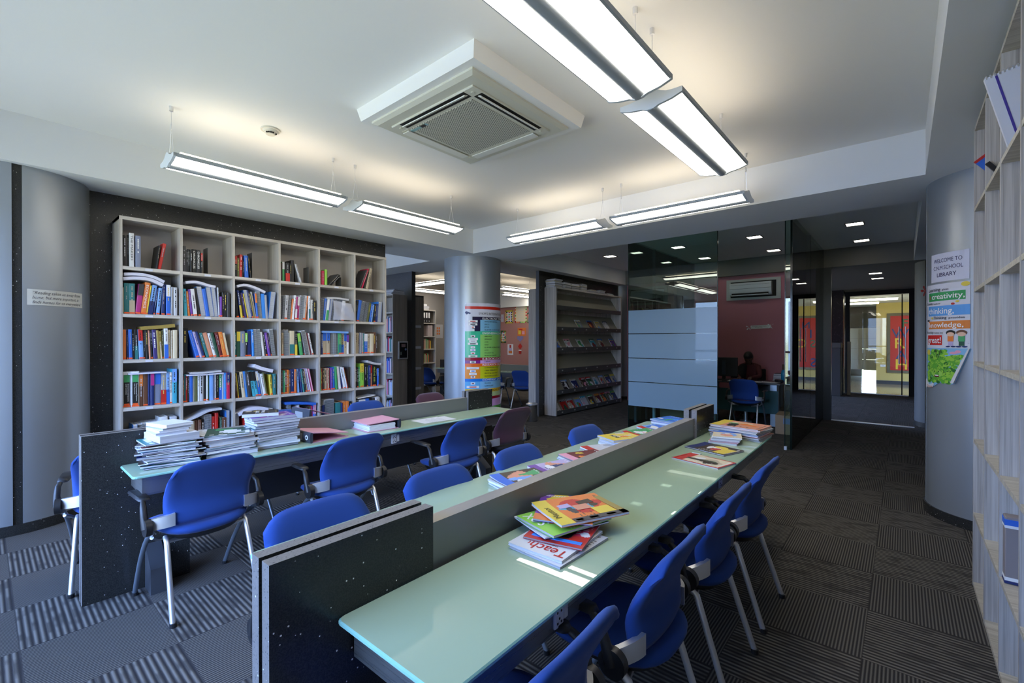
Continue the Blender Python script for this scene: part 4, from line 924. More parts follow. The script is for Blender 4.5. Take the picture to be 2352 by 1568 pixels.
# bin
e = empty('waste_bin', (6.66, 5.22, 0), 0, 'small cylindrical steel pedal bin by the partition end', 'bin')
f = MB(); f.cyl(0,0,.012,.30,.105,32); f.build('body', mat('polished_steel', (.6,.62,.65), .12, 1), e, True); f = MB(); f.cyl(0,0,0,.014,.108,32); f.build('base_ring', BLKP, e, True)
f = MB(); f.cyl(0,0,.30,.315,.110,32); f.cyl(0,0,.315,.335,.106,32,r1=.07); f.build('lid', CHROME, e, True)
# ================================================================ GLASS OFFICE
def pane(name, x0, y0, x1, y1, z1, lb, films=None):
    e = empty(name, (0,0,0), 0, lb, 'glass panel', None); e['kind'] = 'structure'
    MB().box(x0, y0, .01, x1, y1, z1).build('glass_sheet', GLASS, e)
    f = MB()
    if x1-x0 < .05:
        f.box(x0-.001, y0-.003, .01, x1+.001, y0+.006, z1); f.box(x0-.001, y1-.006, .01, x1+.001, y1+.003, z1)
    else:
        f.box(x0-.003, y0-.001, .01, x0+.004, y1+.001, z1); f.box(x1-.004, y0-.001, .01, x1+.003, y1+.001, z1)
    f.build('glass_edge', GEDG, e); return e
g = pane('window_3', 7.144, 2.097, 7.156, 3.53, 3.19, 'large glass front panel of the office with four frosted film bands')
for (z0, z1) in ((1.605, 1.99), (1.20, 1.593), (.805, 1.188), (.395, .793)): MB().box(7.1415, 2.10, z0, 7.1438, 3.525, z1).build('frosted_film', FROST, g)
g = pane('window_4', 7.144, 1.155, 7.156, 1.225, 3.19, 'narrow upright glass strip at the right of the office doorway')
f = MB(); f.bbox(7.130, 1.195, 0, 7.170, 1.232, .05, .003); f.bbox(7.130, 1.195, 3.14, 7.170, 1.232, 3.19, .003); f.build('patch_fitting', CHROME, g)
for i, (a, b_) in enumerate(((7.16, 8.25), (8.25, 9.32), (9.32, 10.34))): pane('window_%d' % (5+i), a, 3.524, b_, 3.536, 3.19, '%s glass side panel of the office towards the magazine rack' % ORD[i])
for i, (a, b_) in enumerate(((7.16, 8.75), (8.75, 10.34))): pane('window_%d' % (8+i), a, 1.141, b_, 1.153, 3.19, '%s glass side panel of the office along the corridor' % ORD[i])
struct(MB().box(10.33, 1.02, 0, 10.43, 1.14, SO).build('trim_6', mat('dark_post', (.04,.045,.05), .3)), 'dark post at the corridor corner of the glass office', 'post')
struct(MB().box(10.33, -.15, 0, 10.40, 1.02, .012).build('trim_7', CHROME), 'metal threshold strip across the corridor floor', 'threshold')
# wall air conditioner
e = empty('wall_air_conditioner', (10.45, 2.37, 2.55), 0, 'white split air conditioner in a pale frame high on the mauve office wall', 'air conditioner')
FR = mat('ac_frame', (.40,.41,.38), .5)
f = MB(); f.box(-.02, -.51, -.215, 0, .51, -.165); f.box(-.02, -.51, .165, 0, .51, .215); f.box(-.02, -.51, -.165, 0, -.43, .165); f.box(-.02, .43, -.165, 0, .51, .165); f.build('surround_frame', FR, e)
MB().box(-.004, -.43, -.165, -.001, .43, .165).build('recess', DK, e)
prof = [(-.004,-.13),(-.05,-.135),(-.10,-.11),(-.125,-.06),(-.13,.02),(-.125,.11),(-.10,.135),(-.004,.135)]
f = MB(); f.loft([[(p[0], y, p[1]) for p in prof] for y in (-.36, .42)]); f.build('body', mat('ac_white', (.55,.57,.58), .35), e, True, 30)
f = MB(); f.box(-.135, -.36, .005, -.128, .42, .009); f.box(-.131, -.33, .085, -.124, .40, .088); f.build('panel_seam', DK, e)
f = MB(); f.box(-.122, -.31, -.118, -.06, .38, -.082, T=TR(0,0,0)); f.build('air_outlet', DK, e); f = MB(); f.box(-.125, -.31, -.128, -.118, .38, -.116); f.build('louver', mat('ac_white', (.5,)*3), e)
# sign strip with bows
e = empty('wall_sign', (10.445, 2.24, 1.765), 0, 'small printed strip tied with white bows on the mauve wall', 'sign')
MB().box(-.003, -.20, -.035, 0, .17, .035, T=Matrix.Rotation(R(-2), 4, 'X')).build('paper_strip', mat('sign_paper', (.62,.62,.60), .7), e)
for i, tx in enumerate(('PLEASE MAINTAIN', 'SILENCE')):
    vs, fs = fit_text(tx, .26 if i == 0 else .14, .022); q = MB(); q.add([(-.0045, .14-v[0]-.05*i, .006-.024*i+v[1]) for v in vs], fs); q.build('lettering', INK, e)
for s, zz in ((-1, .02), (1, -.01)):
    f = MB(); y = s*.20
    for (dy, dz, a) in ((.04,.03,.5), (-.04,.03,-.5), (.03,-.045,2.4), (-.02,-.05,-2.6)):
        f.add([(-.004, y, zz), (-.018, y+dy*1.0-.012, zz+dz), (-.012, y+dy*1.3, zz+dz*1.2), (-.016, y+dy+.012, zz+dz*.6)], [(0,1,2,3)])
    f.build('ribbon_bow', INKW, e)
# desk and person
e = empty('office_desk', (9.15, 2.20, 0), 0, 'dark topped office desk with greenish glass front inside the glass office', 'desk')
DG = mat('desk_dark_top', (.03,.035,.045), .25); f = MB(); f.bbox(-.33, -.62, .725, .33, .62, .75, .004); f.build('desktop', DG, e)
gd = glass('desk_glass', (.35,.55,.55), 1, 1.5); MB().box(-.26, -.58, .22, -.245, .58, .62).build('front_panel', mat('desk_glass_panel', (.04,.10,.11), .12), e)
for y in (-.50, .50): MB().box(-.22, y-.05, 0, -.02, y+.05, .725).build('leg', mat('desk_leg', (.35,.42,.48), .3, .5), e)
for y in (-.02,): 
    f = MB(); f.cyl(-.05, y, .03, .725, .03, 16); f.cyl(-.05, y, 0, .03, .10, 20); f.build('column_leg', CHROME, e, True)
f = MB(); f.bbox(.10, -.55, .30, .32, -.15, .72, .004); f.build('drawer_unit', mat('drawer_grey', (.25,.27,.28), .5), e)
e = empty('computer_monitor', (9.12, 2.56, .75), R(6), 'dark computer monitor on the office desk left of the seated person', 'monitor')
f = MB(); f.bbox(-.025, -.235, .07, .02, .235, .42, .006); f.build('casing', BLKP, e); f = MB(); f.box(-.032, -.03, .10, -.025, .03, .36); f.box(-.03, -.20, .20, -.026, .20, .203); f.build('back_cover', mat('monitor_back', (.03,.035,.05), .35), e)
f = MB(); f.bbox(-.07, -.10, 0, .09, .10, .012, .003); f.box(-.012, -.03, .012, .02, .03, .12); f.build('stand', BLKP, e)
for i, (x, y, rz, w_, lb) in enumerate(((8.95, 2.05, 12, 'wh', 'loose white papers on the office desk in front of the person'), (9.00, 1.78, -8, 'lg', 'pale lilac papers at the right end of the office desk'), (8.93, 2.28, 4, 'wh', 'white note sheets beside the monitor on the office desk'))):
    make_mag('paper_sheets', .21, .30, .004, ['lg' if i == 1 else 'wh','wh','wh','wh','gy'], 60+i, lb, 'paper', None, .006, loc=(x, y, .751), rz=rz)
f = MB(); T = TR(9.18, 1.66, .75, 0, 0, .5); f.bbox(-.10,-.045,0,.10,.045,.05,.012); f.M = T; f.v = [tuple(T @ Vector(p)) for p in f.v]; tag(f.build('telephone', BLKP, None, True), 'black desk telephone at the right end of the office desk', 'telephone')
# person
def person(x, y, rz):
    e = empty('person', (x, y, 0), R(rz), 'person sitting behind the office desk, dark hair, red-orange top, head bent writing', 'person')
    SK = mat('skin_brown', (.14,.07,.045), .55); TOP = mat('dark_red_top', (.085,.012,.012), .8); HR = mat('black_hair', (.008,.007,.007), .5); DKC = mat('black_shawl', (.008,.008,.010), .9)
    # body skeleton, faces +y, seat height .46
    J = {'pel':(0,0,.52),'w':(0,.02,.66),'ch':(0,.06,.82),'sh':(0,.08,.97),'nk':(0,.11,1.04),'hd':(0,.16,1.11),
      'ls':(-.15,.08,.97),'le':(-.20,.20,.80),'lw':(-.10,.40,.79),'rs':(.15,.08,.97),'re':(.21,.20,.80),'rw':(.10,.42,.79),
      'lh':(-.10,.02,.50),'lk':(-.13,.40,.49),'la':(-.13,.42,.09),'lt':(-.13,.54,.05),'rh':(.10,.02,.50),'rk':(.13,.40,.49),'ra':(.13,.42,.09),'rt':(.13,.54,.05)}
    E_ = [('pel','w'),('w','ch'),('ch','sh'),('sh','nk'),('nk','hd'),('sh','ls'),('ls','le'),('le','lw'),('sh','rs'),('rs','re'),('re','rw'),('pel','lh'),('lh','lk'),('lk','la'),('la','lt'),('pel','rh'),('rh','rk'),('rk','ra'),('ra','rt')]
    RD = dict(pel=.14,w=.125,ch=.14,sh=.11,nk=.052,hd=.05,ls=.062,le=.045,lw=.028,rs=.062,re=.045,rw=.028,lh=.095,lk=.065,la=.045,lt=.035,rh=.095,rk=.065,ra=.045,rt=.035)
    def skin(name, J, E_, RD, root, m):
        ks = list(J); me = bpy.data.meshes.new(name); me.from_pydata([J[k] for k in ks], [(ks.index(a), ks.index(b)) for a, b in E_], [])
        o = bpy.data.objects.new(name, me); col.objects.link(o); o.parent = e; me.materials.append(m)
        sk = o.modifiers.new('Skin', 'SKIN'); sk.use_smooth_shade = True
        if not me.skin_vertices: me.attributes.new  # layer is made by the modifier below
        return o, ks
    bm_names = []
    import bmesh
    def skin2(name, J, E_, RD, root, m):
        bm = bmesh.new(); L = bm.verts.layers.skin.verify(); V = {}
        for k in J:
            v = bm.verts.new(J[k]); v[L].radius = (RD[k], RD[k]*(.72 if k in ('pel','w','ch','sh') else 1)); v[L].use_root = (k == root); V[k] = v
        for a, b in E_: bm.edges.new((V[a], V[b]))
        me = bpy.data.meshes.new(name); bm.to_mesh(me); bm.free(); me.materials.append(m)
        o = bpy.data.objects.new(name, me); col.objects.link(o); o.parent = e
        q = o.modifiers.new('Skin', 'SKIN'); q.use_smooth_shade = True; s_ = o.modifiers.new('Sub', 'SUBSURF'); s_.levels = 2; s_.render_levels = 2
        dg = bpy.context.evaluated_depsgraph_get(); dg.update(); nm = bpy.data.meshes.new_from_object(o.evaluated_get(dg)); o.modifiers.clear(); o.data = nm
        return o
    skin2('body', J, E_, RD, 'pel', TOP)
    # hands with five fingers
    for s, w in ((-1, J['lw']), (1, J['rw'])):
        HJ = {'w': w, 'p': (w[0]-s*.01, w[1]+.045, w[2]-.008)}; HE = [('w','p')]; HR_ = {'w': .024, 'p': .026}
        for i in range(4):
            b0 = (w[0]-s*.01+(i-1.5)*.017, w[1]+.075, w[2]-.008); b1 = (b0[0], b0[1]+.030-.004*abs(i-1.5), b0[2]-.012); b2 = (b0[0]*1, b1[1]+.018, b1[2]-.018)
            HJ['a%d'%i] = b0; HJ['b%d'%i] = b1; HJ['c%d'%i] = b2; HE += [('p','a%d'%i),('a%d'%i,'b%d'%i),('b%d'%i,'c%d'%i)]; HR_['a%d'%i] = .0095; HR_['b%d'%i] = .0085; HR_['c%d'%i] = .0075
        HJ['t0'] = (w[0]-s*.035, w[1]+.035, w[2]-.010); HJ['t1'] = (w[0]-s*.042, w[1]+.070, w[2]-.022); HE += [('p','t0'),('t0','t1')]; HR_['t0'] = .011; HR_['t1'] = .009
        skin2('hand', HJ, HE, HR_, 'w', SK)
    # head bent forward: profile rings
    Hc = TR(0, .185, 1.145, R(-32))
    f = MB(); rings = []
    for (z, rx, ry, cy) in ((-.115,.028,.030,.030),(-.105,.040,.045,.025),(-.085,.052,.062,.014),(-.05,.062,.076,.006),(-.01,.070,.086,0),(.03,.074,.092,-.004),(.065,.070,.088,-.006),(.095,.052,.066,-.008),(.112,.022,.030,-.010)):
        rings.append([(rx*cos(2*pi*k/28), cy+ry*sin(2*pi*k/28) + (.014 if (k == 7 and -.06 < z < 0) else .005 if (k in (6, 8) and -.06 < z < 0) else 0), z) for k in range(28)])
    f.M = Hc; f.loft(rings)
    hd = f.build('head', SK, e, True, 180)
    for s in (-1, 1):
        q = MB(); q.M = Hc; q.loft([[(s*(.070+.004*i), -.005+.016*cos(2*pi*k/10)*(1-.25*i), -.015+.028*sin(2*pi*k/10)*(1-.2*i)) for k in range(10)] for i in range(3)]); q.build('ear', SK, hd, True)
        q = MB(); q.M = Hc; q.loft([[(s*.028+.014*cos(2*pi*k/12)*(1-.5*i), .080+.003*i, .005+.006*sin(2*pi*k/12)*(1-.5*i)) for k in range(12)] for i in range(3)]); q.build('eye', HR, hd, True)
    q = MB(); q.M = Hc; q.loft([[(.022*cos(2*pi*k/12)*(1-.3*i), .082+.003*i, -.068+.006*sin(2*pi*k/12)) for k in range(12)] for i in range(2)]); q.build('mouth', mat('lips', (.16,.05,.045), .5), hd, True)
    f = MB(); f.M = Hc; rings = []
    for (z, rx, ry, cy) in ((-.075,.050,.030,-.060),(-.04,.070,.050,-.046),(0,.080,.070,-.030),(.035,.083,.094,-.010),(.07,.078,.098,-.004),(.105,.058,.074,-.008),(.124,.022,.030,-.012)):
        rings.append([(rx*cos(2*pi*k/28), cy+ry*sin(2*pi*k/28), z) for k in range(28)])
    f.loft(rings); f.build('hair', HR, e, True, 180)
    f = MB(); f.M = Hc; f.loft([[(.036*s_*cos(2*pi*k/16), -.115+.028*s_*sin(2*pi*k/16), z) for k in range(16)] for z, s_ in ((-.06,.3),(-.045,.85),(-.02,1),(.01,.85),(.03,.3))]); f.build('hair_bun', HR, e, True, 180)
    # dark shawl over one shoulder
    f = MB(); rings = []
    for (z, a, b_, cx, cy) in ((1.03,.05,.05,.07,.10),(.98,.10,.10,.11,.09),(.90,.115,.125,.15,.12),(.82,.12,.15,.17,.17),(.76,.13,.17,.18,.20)):
        rings.append([(cx+a*cos(2*pi*k/20), cy+b_*sin(2*pi*k/20), z) for k in range(20)])
    f.loft(rings); f.build('shawl', DKC, e, True, 180)
    return e
person(9.86, 2.27, 90)
# desk chair of the person
e = empty('office_chair', (9.93, 2.27, 0), 0, 'dark swivel chair under the seated person', 'chair'); f = MB(); f.bbox(-.24,-.23,.38,.22,.23,.44,.03); f.build('seat', BLKF, e); f = MB(); f.bbox(.22,-.20,.50,.26,.20,.92,.015); f.build('backrest', BLKF, e); f = MB(); f.cyl(0,0,.06,.38,.03,14); f.tube([(.24,0,.41),(.28,0,.46),(.26,0,.55)], .015); f.build('post', BLKP, e)
f = MB(); [f.tube([(0,0,.07),(.24*cos(R(72*k)),.24*sin(R(72*k)),.05)], .018) for k in range(5)]; [f.disc((.25*cos(R(72*k)),.25*sin(R(72*k)),.026),(0,1,0),.026,.02) for k in range(5)]; f.build('base', BLKP, e)
# low cabinet along the office wall
e = empty('low_cabinet', (10.44, 1.85, 0), 0, 'pale topped low cabinet along the mauve office wall right of the desk', 'cabinet')
f = MB(); f.box(-.46, -.68, .08, 0, .10, .66); f.build('body', mat('cabinet_brown_grey', (.20,.185,.165), .5), e); f = MB(); f.box(-.43, -.66, 0, -.02, .08, .08); f.build('plinth', mat('cabinet_plinth', (.25,.255,.26), .5), e)
f = MB(); f.bbox(-.48, -.69, .66, 0, .11, .70, .004); f.build('top', mat('cabinet_top', (.50,.48,.42), .5), e)
for y0, y1 in ((-.66,-.29),(-.28,.09)):
    d = MB().box(-.475, y0, .10, -.461, y1, .645).build('door', mat('cabinet_brown_grey'), e); f = MB(); f.tube([(-.476, y1-.05, .42),(-.498, y1-.05, .42),(-.498, y1-.05, .55),(-.476, y1-.05, .55)], .006, 8); f.build('handle', CHROME, d)
e = empty('water_bottle', (10.02, 1.74, .70), 0, 'bright blue water bottle with brown cap on the low cabinet', 'bottle')
f = MB(); f.loft([[(r_*cos(2*pi*k/20), r_*sin(2*pi*k/20), z) for k in range(20)] for z, r_ in ((0,.036),(.01,.040),(.16,.040),(.20,.034),(.225,.018))]); f.build('body', mat('bottle_blue', (.02,.28,.50), .2), e, True); f = MB(); f.cyl(0,0,.225,.33,.020,16); f.build('cap', cm_('br'), e, True)
for j in range(6): make_mag('book', .20, .27, .032 if j < 3 else .012, ['wh' if j < 3 else ['gy','lg','bk'][j % 3]]*4+['gy'], 80+j, 'white book in the pile on the low cabinet, layer %s from bottom' % ORD[j], 'book', 'book pile on the office cabinet', 0, loc=(10.24, 1.82, .7005+.033*min(j, 3)+.013*max(0, j-3)), rz=85+j)
# light table legs and carton behind the film
e = empty('side_table', (8.0, 3.02, 0), 0, 'small white-legged table behind the frosted office glass', 'table')
MB().box(-.25, -.40, .70, .25, .36, .73).build('tabletop', cm_('lg'), e)
for (a, b_) in ((-.22,-.37),(-.22,.33),(.22,-.37),(.22,.33)): f = MB(); f.box(a-.02, b_-.02, 0, a+.02, b_+.02, .70); f.build('leg', mat('table_leg_white', (.55,.68,.78), .4), e)
def carton(x, y, w_, d, h, rz, lb, tape=True):
    e = empty('cardboard_box', (x, y, 0), R(rz), lb, 'box'); f = MB(); f.box(-w_/2,-d/2,0,w_/2,d/2,h); f.build('carton', mat('cardboard', (.30,.21,.13), .8), e)
    f = MB(); f.box(-w_/2,-.03,h,w_/2,.03,h+.001); f.build('tape', mat('packing_tape', (.42,.30,.17), .3), e)
    if tape: f = MB(); f.box(-w_/2-.002, -.06, h*.55, -w_/2, .08, h*.85); f.build('blue_sticker', mat('sticker_blue', (.16,.22,.38), .6), e)
carton(8.15, 3.12, .25, .45, .35, 0, 'brown cardboard box under the side table behind the frosted glass', False)
carton(8.55, 1.38, .50, .38, .30, 4, 'cardboard box with pale blue sticker on the floor beside the corridor glass')
# ================================================================ CORRIDOR END + LOBBY
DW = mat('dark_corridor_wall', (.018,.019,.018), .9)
f = MB(); f.box(16.0, -1.3, 2.73, 16.1, 5.19, SO); f.box(16.0, -1.3, 0, 16.1, -.115, 2.73); f.box(16.0, 2.75, 0, 16.1, 5.19, 2.73); f.box(15.95, 1.146, 0, 16.1, 1.25, 2.73); struct(f.build('wall_end', DW), 'dark end wall of the corridor around the glass doors', 'wall')
struct(MB().box(15.3, 1.24, 0, 15.75, 1.60, SO).build('wall_end', GRAN), 'dark granite pier left of the corridor end doors', 'pier')
e = empty('door_1', (16.05, .5, 0)); struct(e, 'glass entrance door at the corridor end with upright steel handles', 'door')
MB().box(-.006, -.61, .01, .006, .64, 2.72).build('glass_leaf', glass('door_glass', (.93,.96,.92), 1, 1.4), e)
f = MB(); f.box(-.012, -.49, .01, .012, -.465, 2.72); f.build('leaf_edge', DK, e)
for y in (-.42, -.55): f = MB(); f.tube([(-.06, y, .85), (-.06, y, 1.85)], .014, 10); f.tube([(-.06, y, .95), (0, y, .95)], .008, 8); f.tube([(-.06, y, 1.75), (0, y, 1.75)], .008, 8); f.build('handle', CHROME, e)
f = MB(); f.box(-.03, -.61, 0, .03, .64, .02); f.build('threshold', CHROME, e)
e = empty('window_10', (16.05, 0, 0)); struct(e, 'tinted fixed glass left of the corridor end doors', 'window'); MB().box(-.006, 1.60, .01, .006, 2.75, 2.72).build('tinted_sheet', GLASST, e); MB().box(-.02, 2.05, .01, .02, 2.10, 2.72).build('mullion', DK, e)
e = empty('grey_cabinet', (15.05, 1.42, 0), 0, 'waist high grey cabinet in front of the granite pier in the corridor', 'cabinet'); f = MB(); f.bbox(-.15,-.16,0,.15,.16,1.28,.01); f.build('body', mat('cabinet_steel_grey', (.09,.10,.10), .5), e); f = MB(); f.bbox(-.16,-.17,1.28,.16,.17,1.42,.01); f.build('top_unit', mat('cabinet_top_grey', (.14,.15,.14), .4), e)
e = empty('white_post', (15.4, 1.12, 0), 0, 'slim cream upright post beside the corridor end door', 'post'); MB().bbox(-.04,-.04,0,.04,.04,1.45,.01).build('post_body', mat('cream_post', (.45,.45,.34), .5), e)
def letters(x, y0, y1, z0, z1, rows, lb, seed):
    e = empty('letter_picture', (x, 0, 0), 0, lb, 'picture'); f = MB(); f.box(-.04, y0, z0, 0, y1, z1); f.build('frame', mat('picture_frame_bronze', (.16,.14,.09), .4, .4), e)
    MB().box(-.045, y0+.09, z0+.09, -.04, y1-.09, z1-.09).build('red_panel', mat('art_red', (.50,.025,.015), .6), e)
    pal = {'y': (.75,.50,.03), 'b': (.02,.06,.20), 'g': (.05,.16,.08)}; r = random.Random(seed)
    H = (z1-z0-.25)/len(rows)
    for i, row in enumerate(rows):
        for ch, c, yy, k in row:
            vs, fs = text_mesh(ch, H*1.25*k, bold=.01); q = MB(); q.add([(-.048, y1-.12-yy-v[0], z1-.15-H*(i+.92)+v[1]) for v in vs], fs); q.build('letter', mat('art_' + c, pal[c], .6), e)
letters(20.0, -.75, .42, .39, 2.39, [[('F','g',.25,.9),('N','b',.62,.8)], [('W','b',0,1),('I','b',.55,1)], [('R','y',.06,1.1),('S','g',.45,.9),('C','y',.72,1)], [('A','b',.12,.9)], [('H','y',.08,1.1),('S','b',.42,1.)]], 'red framed picture of scattered letters in the lobby behind the door', 1)
letters(18.0, 1.78, 2.75, .55, 2.05, [[('2','y',.20,.9),('E','b',.5,.9)], [('Y','y',.0,.9),('K','b',.4,1)], [('Q','b',.0,.9),('I','y',.6,1)], [('9','y',.15,1.),('T','b',.5,.9)], [('1','y',0,.9),('1','y',.65,.9)]], 'dim red letter picture seen through the tinted corridor glass', 2)
for i, (y, lb) in enumerate(((1.10, 'left frosted banded glass door in the lobby'), (1.75, 'leftmost frosted banded glass door in the lobby'))):
    e = empty('door_%d' % (2+i), (20.6+.3*i, y-.38, 0)); struct(e, lb, 'door'); MB().box(-.005, -.36, .02, .005, .36, 2.45).build('glass_leaf', GLASSW, e)
    for (z0, z1) in ((.42,.787),(.793,1.167),(1.173,1.547),(1.553,1.92)): MB().box(-.008, -.355, z0, -.006, .355, z1).build('frosted_film', mat('lobby_film', (.50,.52,.50), .5), e)
def tube_lamp(x, y0, y1, z, lb):
    e = empty('ceiling_tube_lamp', (x, (y0+y1)/2, z), 0, lb, 'lamp', 'tube lamps in the lobby'); h = (y1-y0)/2; MB().box(-.06, -h, 0, .06, h, .05).build('diffuser', EMITF, e); MB().box(-.08, -h-.02, .05, .08, h+.02, .07).build('casing', INKW, e)
tube_lamp(17.2, .12, 1.23, 2.66, 'long bright lamp just behind the corridor end door'); tube_lamp(18.8, .6, 1.5, 2.66, 'second long lamp deeper in the lobby')
tube_lamp(17.2, 1.72, 2.05, 2.66, 'short lamp seen through tinted glass, right one'); tube_lamp(17.2, 2.30, 2.75, 2.66, 'short lamp seen through tinted glass, left one')
e = empty('wall_socket', (19.99, .52, .62), 0, 'small white socket on the yellow lobby wall', 'socket'); MB().bbox(-.012,-.07,-.04,0,.07,.04,.003).build('plate', INKW, e); MB().box(-.014,-.03,-.01,-.012,.03,.01).build('rocker', cm_('lg'), e)
# ================================================================ ROOM BEHIND THE PILLAR
e = empty('shelf_unit', (0,0,0), 0, 'narrow wooden shelf unit end-on by the granite fin wall, carrying an access device', 'bookcase')
MB().box(5.08, 7.30, 0, 5.10, 8.6, 2.36).build('back_panel', WOODV, e) if 0 else None
f = MB(); f.box(5.08, 7.30, 0, 5.40, 7.33, 2.36); f.build('end_panel', WOODD, e); MB().box(5.08, 8.57, 0, 5.40, 8.6, 2.36).build('end_panel', WOODD, e)
MB().box(5.38, 7.33, .03, 5.40, 8.57, 2.34).build('back_panel', WOODV, e)
for z in (.03, .42, .84, 1.25, 1.62, 2.0, 2.34): MB().box(5.08, 7.33, z, 5.38, 8.57, z+.025).build('shelf', WOODH, e)
for y in (7.95,): MB().box(5.09, y, .05, 5.38, y+.02, 2.34).build('upright_panel', WOODV, e)
def book_row(name, x0, y0, z0, L, ax, hmin, hmax, seed, lb, pal, d=.2, parent=None, tmin=.012, tmax=.03):
    """row of books too small to single out: one object; ax 'x' spines face -y, ax 'y' spines face -x"""
    f = MB(); r = random.Random(seed); p = 0; ks = list(dict.fromkeys(pal))
    while p < L-.03:
        t = r.uniform(tmin, tmax); h = r.uniform(hmin, hmax); m_ = ks.index(r.choice(pal)); g_ = .0008
        if ax == 'x': f.box(x0+p, y0, z0, x0+p+t-g_, y0+d, z0+h, m_)
        else: f.box(x0, y0+p, z0, x0+d, y0+p+t-g_, z0+h, m_)
        p += t
    o = f.build(name, [cm_(k) for k in ks]); tag(o, lb, 'books', kind='stuff'); return o
P_ = ['wh','lg','bl','lb','nv','pk','li','wh','bk','tl','cr']
for i, z in enumerate((.05, .445, .865, 1.275, 1.645)): book_row('book_row', 5.12, 7.345, z+.0005, .58, 'y', .22, .30, 90+i, 'row of mixed books on the %s shelf up of the unit by the fin wall' % ORD[i+0], P_)
for j in range(4): make_mag('rolled_chart', .30, .22, .02, ['gy','lg','gy','ch','lg'], 95+j, 'grey folded chart lying on top of the shelf unit by the fin wall, layer %s' % ORD[j], 'chart', 'charts on the shelf unit by the fin wall', .02, loc=(5.22, 7.45, 2.366+.022*j), rz=6*j)
e = empty('access_terminal', (5.29, 7.30, 1.30), 0, 'black attendance device with silver rim on the wooden shelf end', 'device')
MB().bbox(-.11, -.03, -.17, .11, 0, .17, .006).build('casing', mat('device_silver', (.45,.45,.47), .4, .5), e); MB().box(-.085, -.033, -.145, .085, -.03, .145).build('black_face', mat('device_black', (.008,.008,.012), .1), e)
MB().box(-.045, -.036, .06, .045, -.033, .12).build('display', mat('device_display', (.20,.13,.14), .2), e); f = MB(); f.disc((.05,-.035,.015),(0,1,0),.022,.004); f.build('sensor', mat('sensor_blue', (.12,.16,.30), .2), e); MB().box(-.07,-.035,-.09,-.04,-.033,-.03).build('keypad', mat('device_key', (.1,.13,.13), .4), e)
e = empty('shelf_unit', (0,0,0), 0, 'dark brown shelf end with small white row labels right of the granite fin wall', 'bookcase')
MB().box(5.657, 7.42, 0, 5.90, 7.45, 2.36).build('end_panel', WOODD, e); MB().box(5.657, 7.45, 0, 5.67, 8.6, 2.36).build('back_panel', WOODD, e); MB().box(5.657, 7.42, 2.36, 5.90, 8.6, 2.39).build('top_board', mat('dark_top', (.03,.03,.03), .4), e)
for z in (.5, .9, 1.32, 1.74): MB().box(5.69, 7.418, z, 5.83, 7.42, z+.05).build('row_label', cm_('lg'), e)
for z in (.3, .75, 1.2, 1.65, 2.05): MB().box(5.67, 7.45, z, 5.89, 8.57, z+.02).build('shelf', WOODD, e)
# ring binder shelf
e = empty('binder_shelf', (0,0,0), 0, 'pale wooden shelf with ring binders against the far grey wall', 'bookcase')
SX = (7.0, 7.47, 7.90, 8.36); SZ = (.45, .84, 1.22, 1.573, 1.94, 2.30)
for x in SX: MB().box(x, 10.0, 0, x+.03, 10.32, 2.33).build('upright_panel', WOODV, e)
for z in SZ: MB().box(SX[0]+.03, 10.005, z, SX[-1], 10.32, z+.03).build('shelf', WOODH, e)
MB().box(SX[0]+.03, 10.31, .03, SX[-1], 10.33, 2.3).build('back_panel', mat('shelf_back', (.22,.2,.17), .7), e)
def lever_arch(x, y, z, w, h, d, m, lb, grp, lab=True):
    e = empty('ring_binder', (x, y, z), 0, lb, 'binder', grp); MB().box(0, 0, 0, w, d, h).build('cover', m, e)
    if lab: MB().box(w*.18, -.001, h*.45, w*.82, 0, h*.93).build('spine_label', INKW, e); f = MB(); f.disc((w/2, -.0015, h*.16), (0,1,0), w*.2, .003, 12); f.build('finger_ring', CHROME, e)
for i in range(3): lever_arch(7.95+.083*i, 10.02, 1.970, .075, .30, .28, BLKP, '%s black ring binder from left on the second shelf of the far shelf unit' % ORD[i], 'black binders on the far shelf')
for i in range(2): lever_arch(8.11+.085*i, 10.02, 1.603, .078, .30, .28, mat('binder_white_red', (.55,.45,.44), .5), '%s pale ring binder from left on the third shelf of the far shelf unit' % ORD[i], 'pale binders on the far shelf', False)
for i in range(2): lever_arch(7.72+.085*i, 10.02, 1.970, .078, .30, .28, cm_('go'), '%s brown ring binder in the middle bay of the far shelf unit' % ORD[i], 'brown binders on the far shelf')
book_row('book_row', 7.94, 10.03, 1.2505, .30, 'x', .22, .29, 111, 'yellow and red exercise books on the fourth shelf of the far unit', ['yl','cm','oo','gn','rd','tn'])
book_row('book_row', 7.55, 10.03, 1.2505, .32, 'x', .20, .27, 112, 'green and purple books in the middle bay of the far unit', ['gn','pu','dg','li','bl'])
book_row('book_row', 7.94, 10.03, .8705, .22, 'x', .20, .28, 113, 'orange leaning books on the lowest seen shelf of the far unit', ['oo','rd','tn','gn'])
for i, (x, w_) in enumerate(((7.75, .5), (7.80, .42), (7.78, .3))): make_mag('carton_lid', w_, .28, .05, ['tn','br','db','tn','lg'], 120+i, 'flat brown carton lying on the far shelf unit, layer %s' % ORD[i], 'carton', 'cartons on the far shelf unit', 0, loc=(x+.15, 10.16, 2.331+.052*i), rz=0)
T3 = empty('study_bench', (0,0,0), 0, 'green glass study bench with grey divider in the room behind the pillar', 'table')
for (a, b_) in ((7.95, 8.38), (8.44, 8.9)):
    f = MB(); f.box(a, 6.3, .735, b_, 9.6, .75); f.build('glass_top', TGLASS, T3)
    f = MB(); f.box(a+.06, 6.4, .62, b_-.02, 9.5, .734); f.build('steel_apron', STEEL, T3)
f = MB(); f.box(8.38, 6.3, .34, 8.44, 9.6, .90); f.build('divider_beam', DIVM, T3)
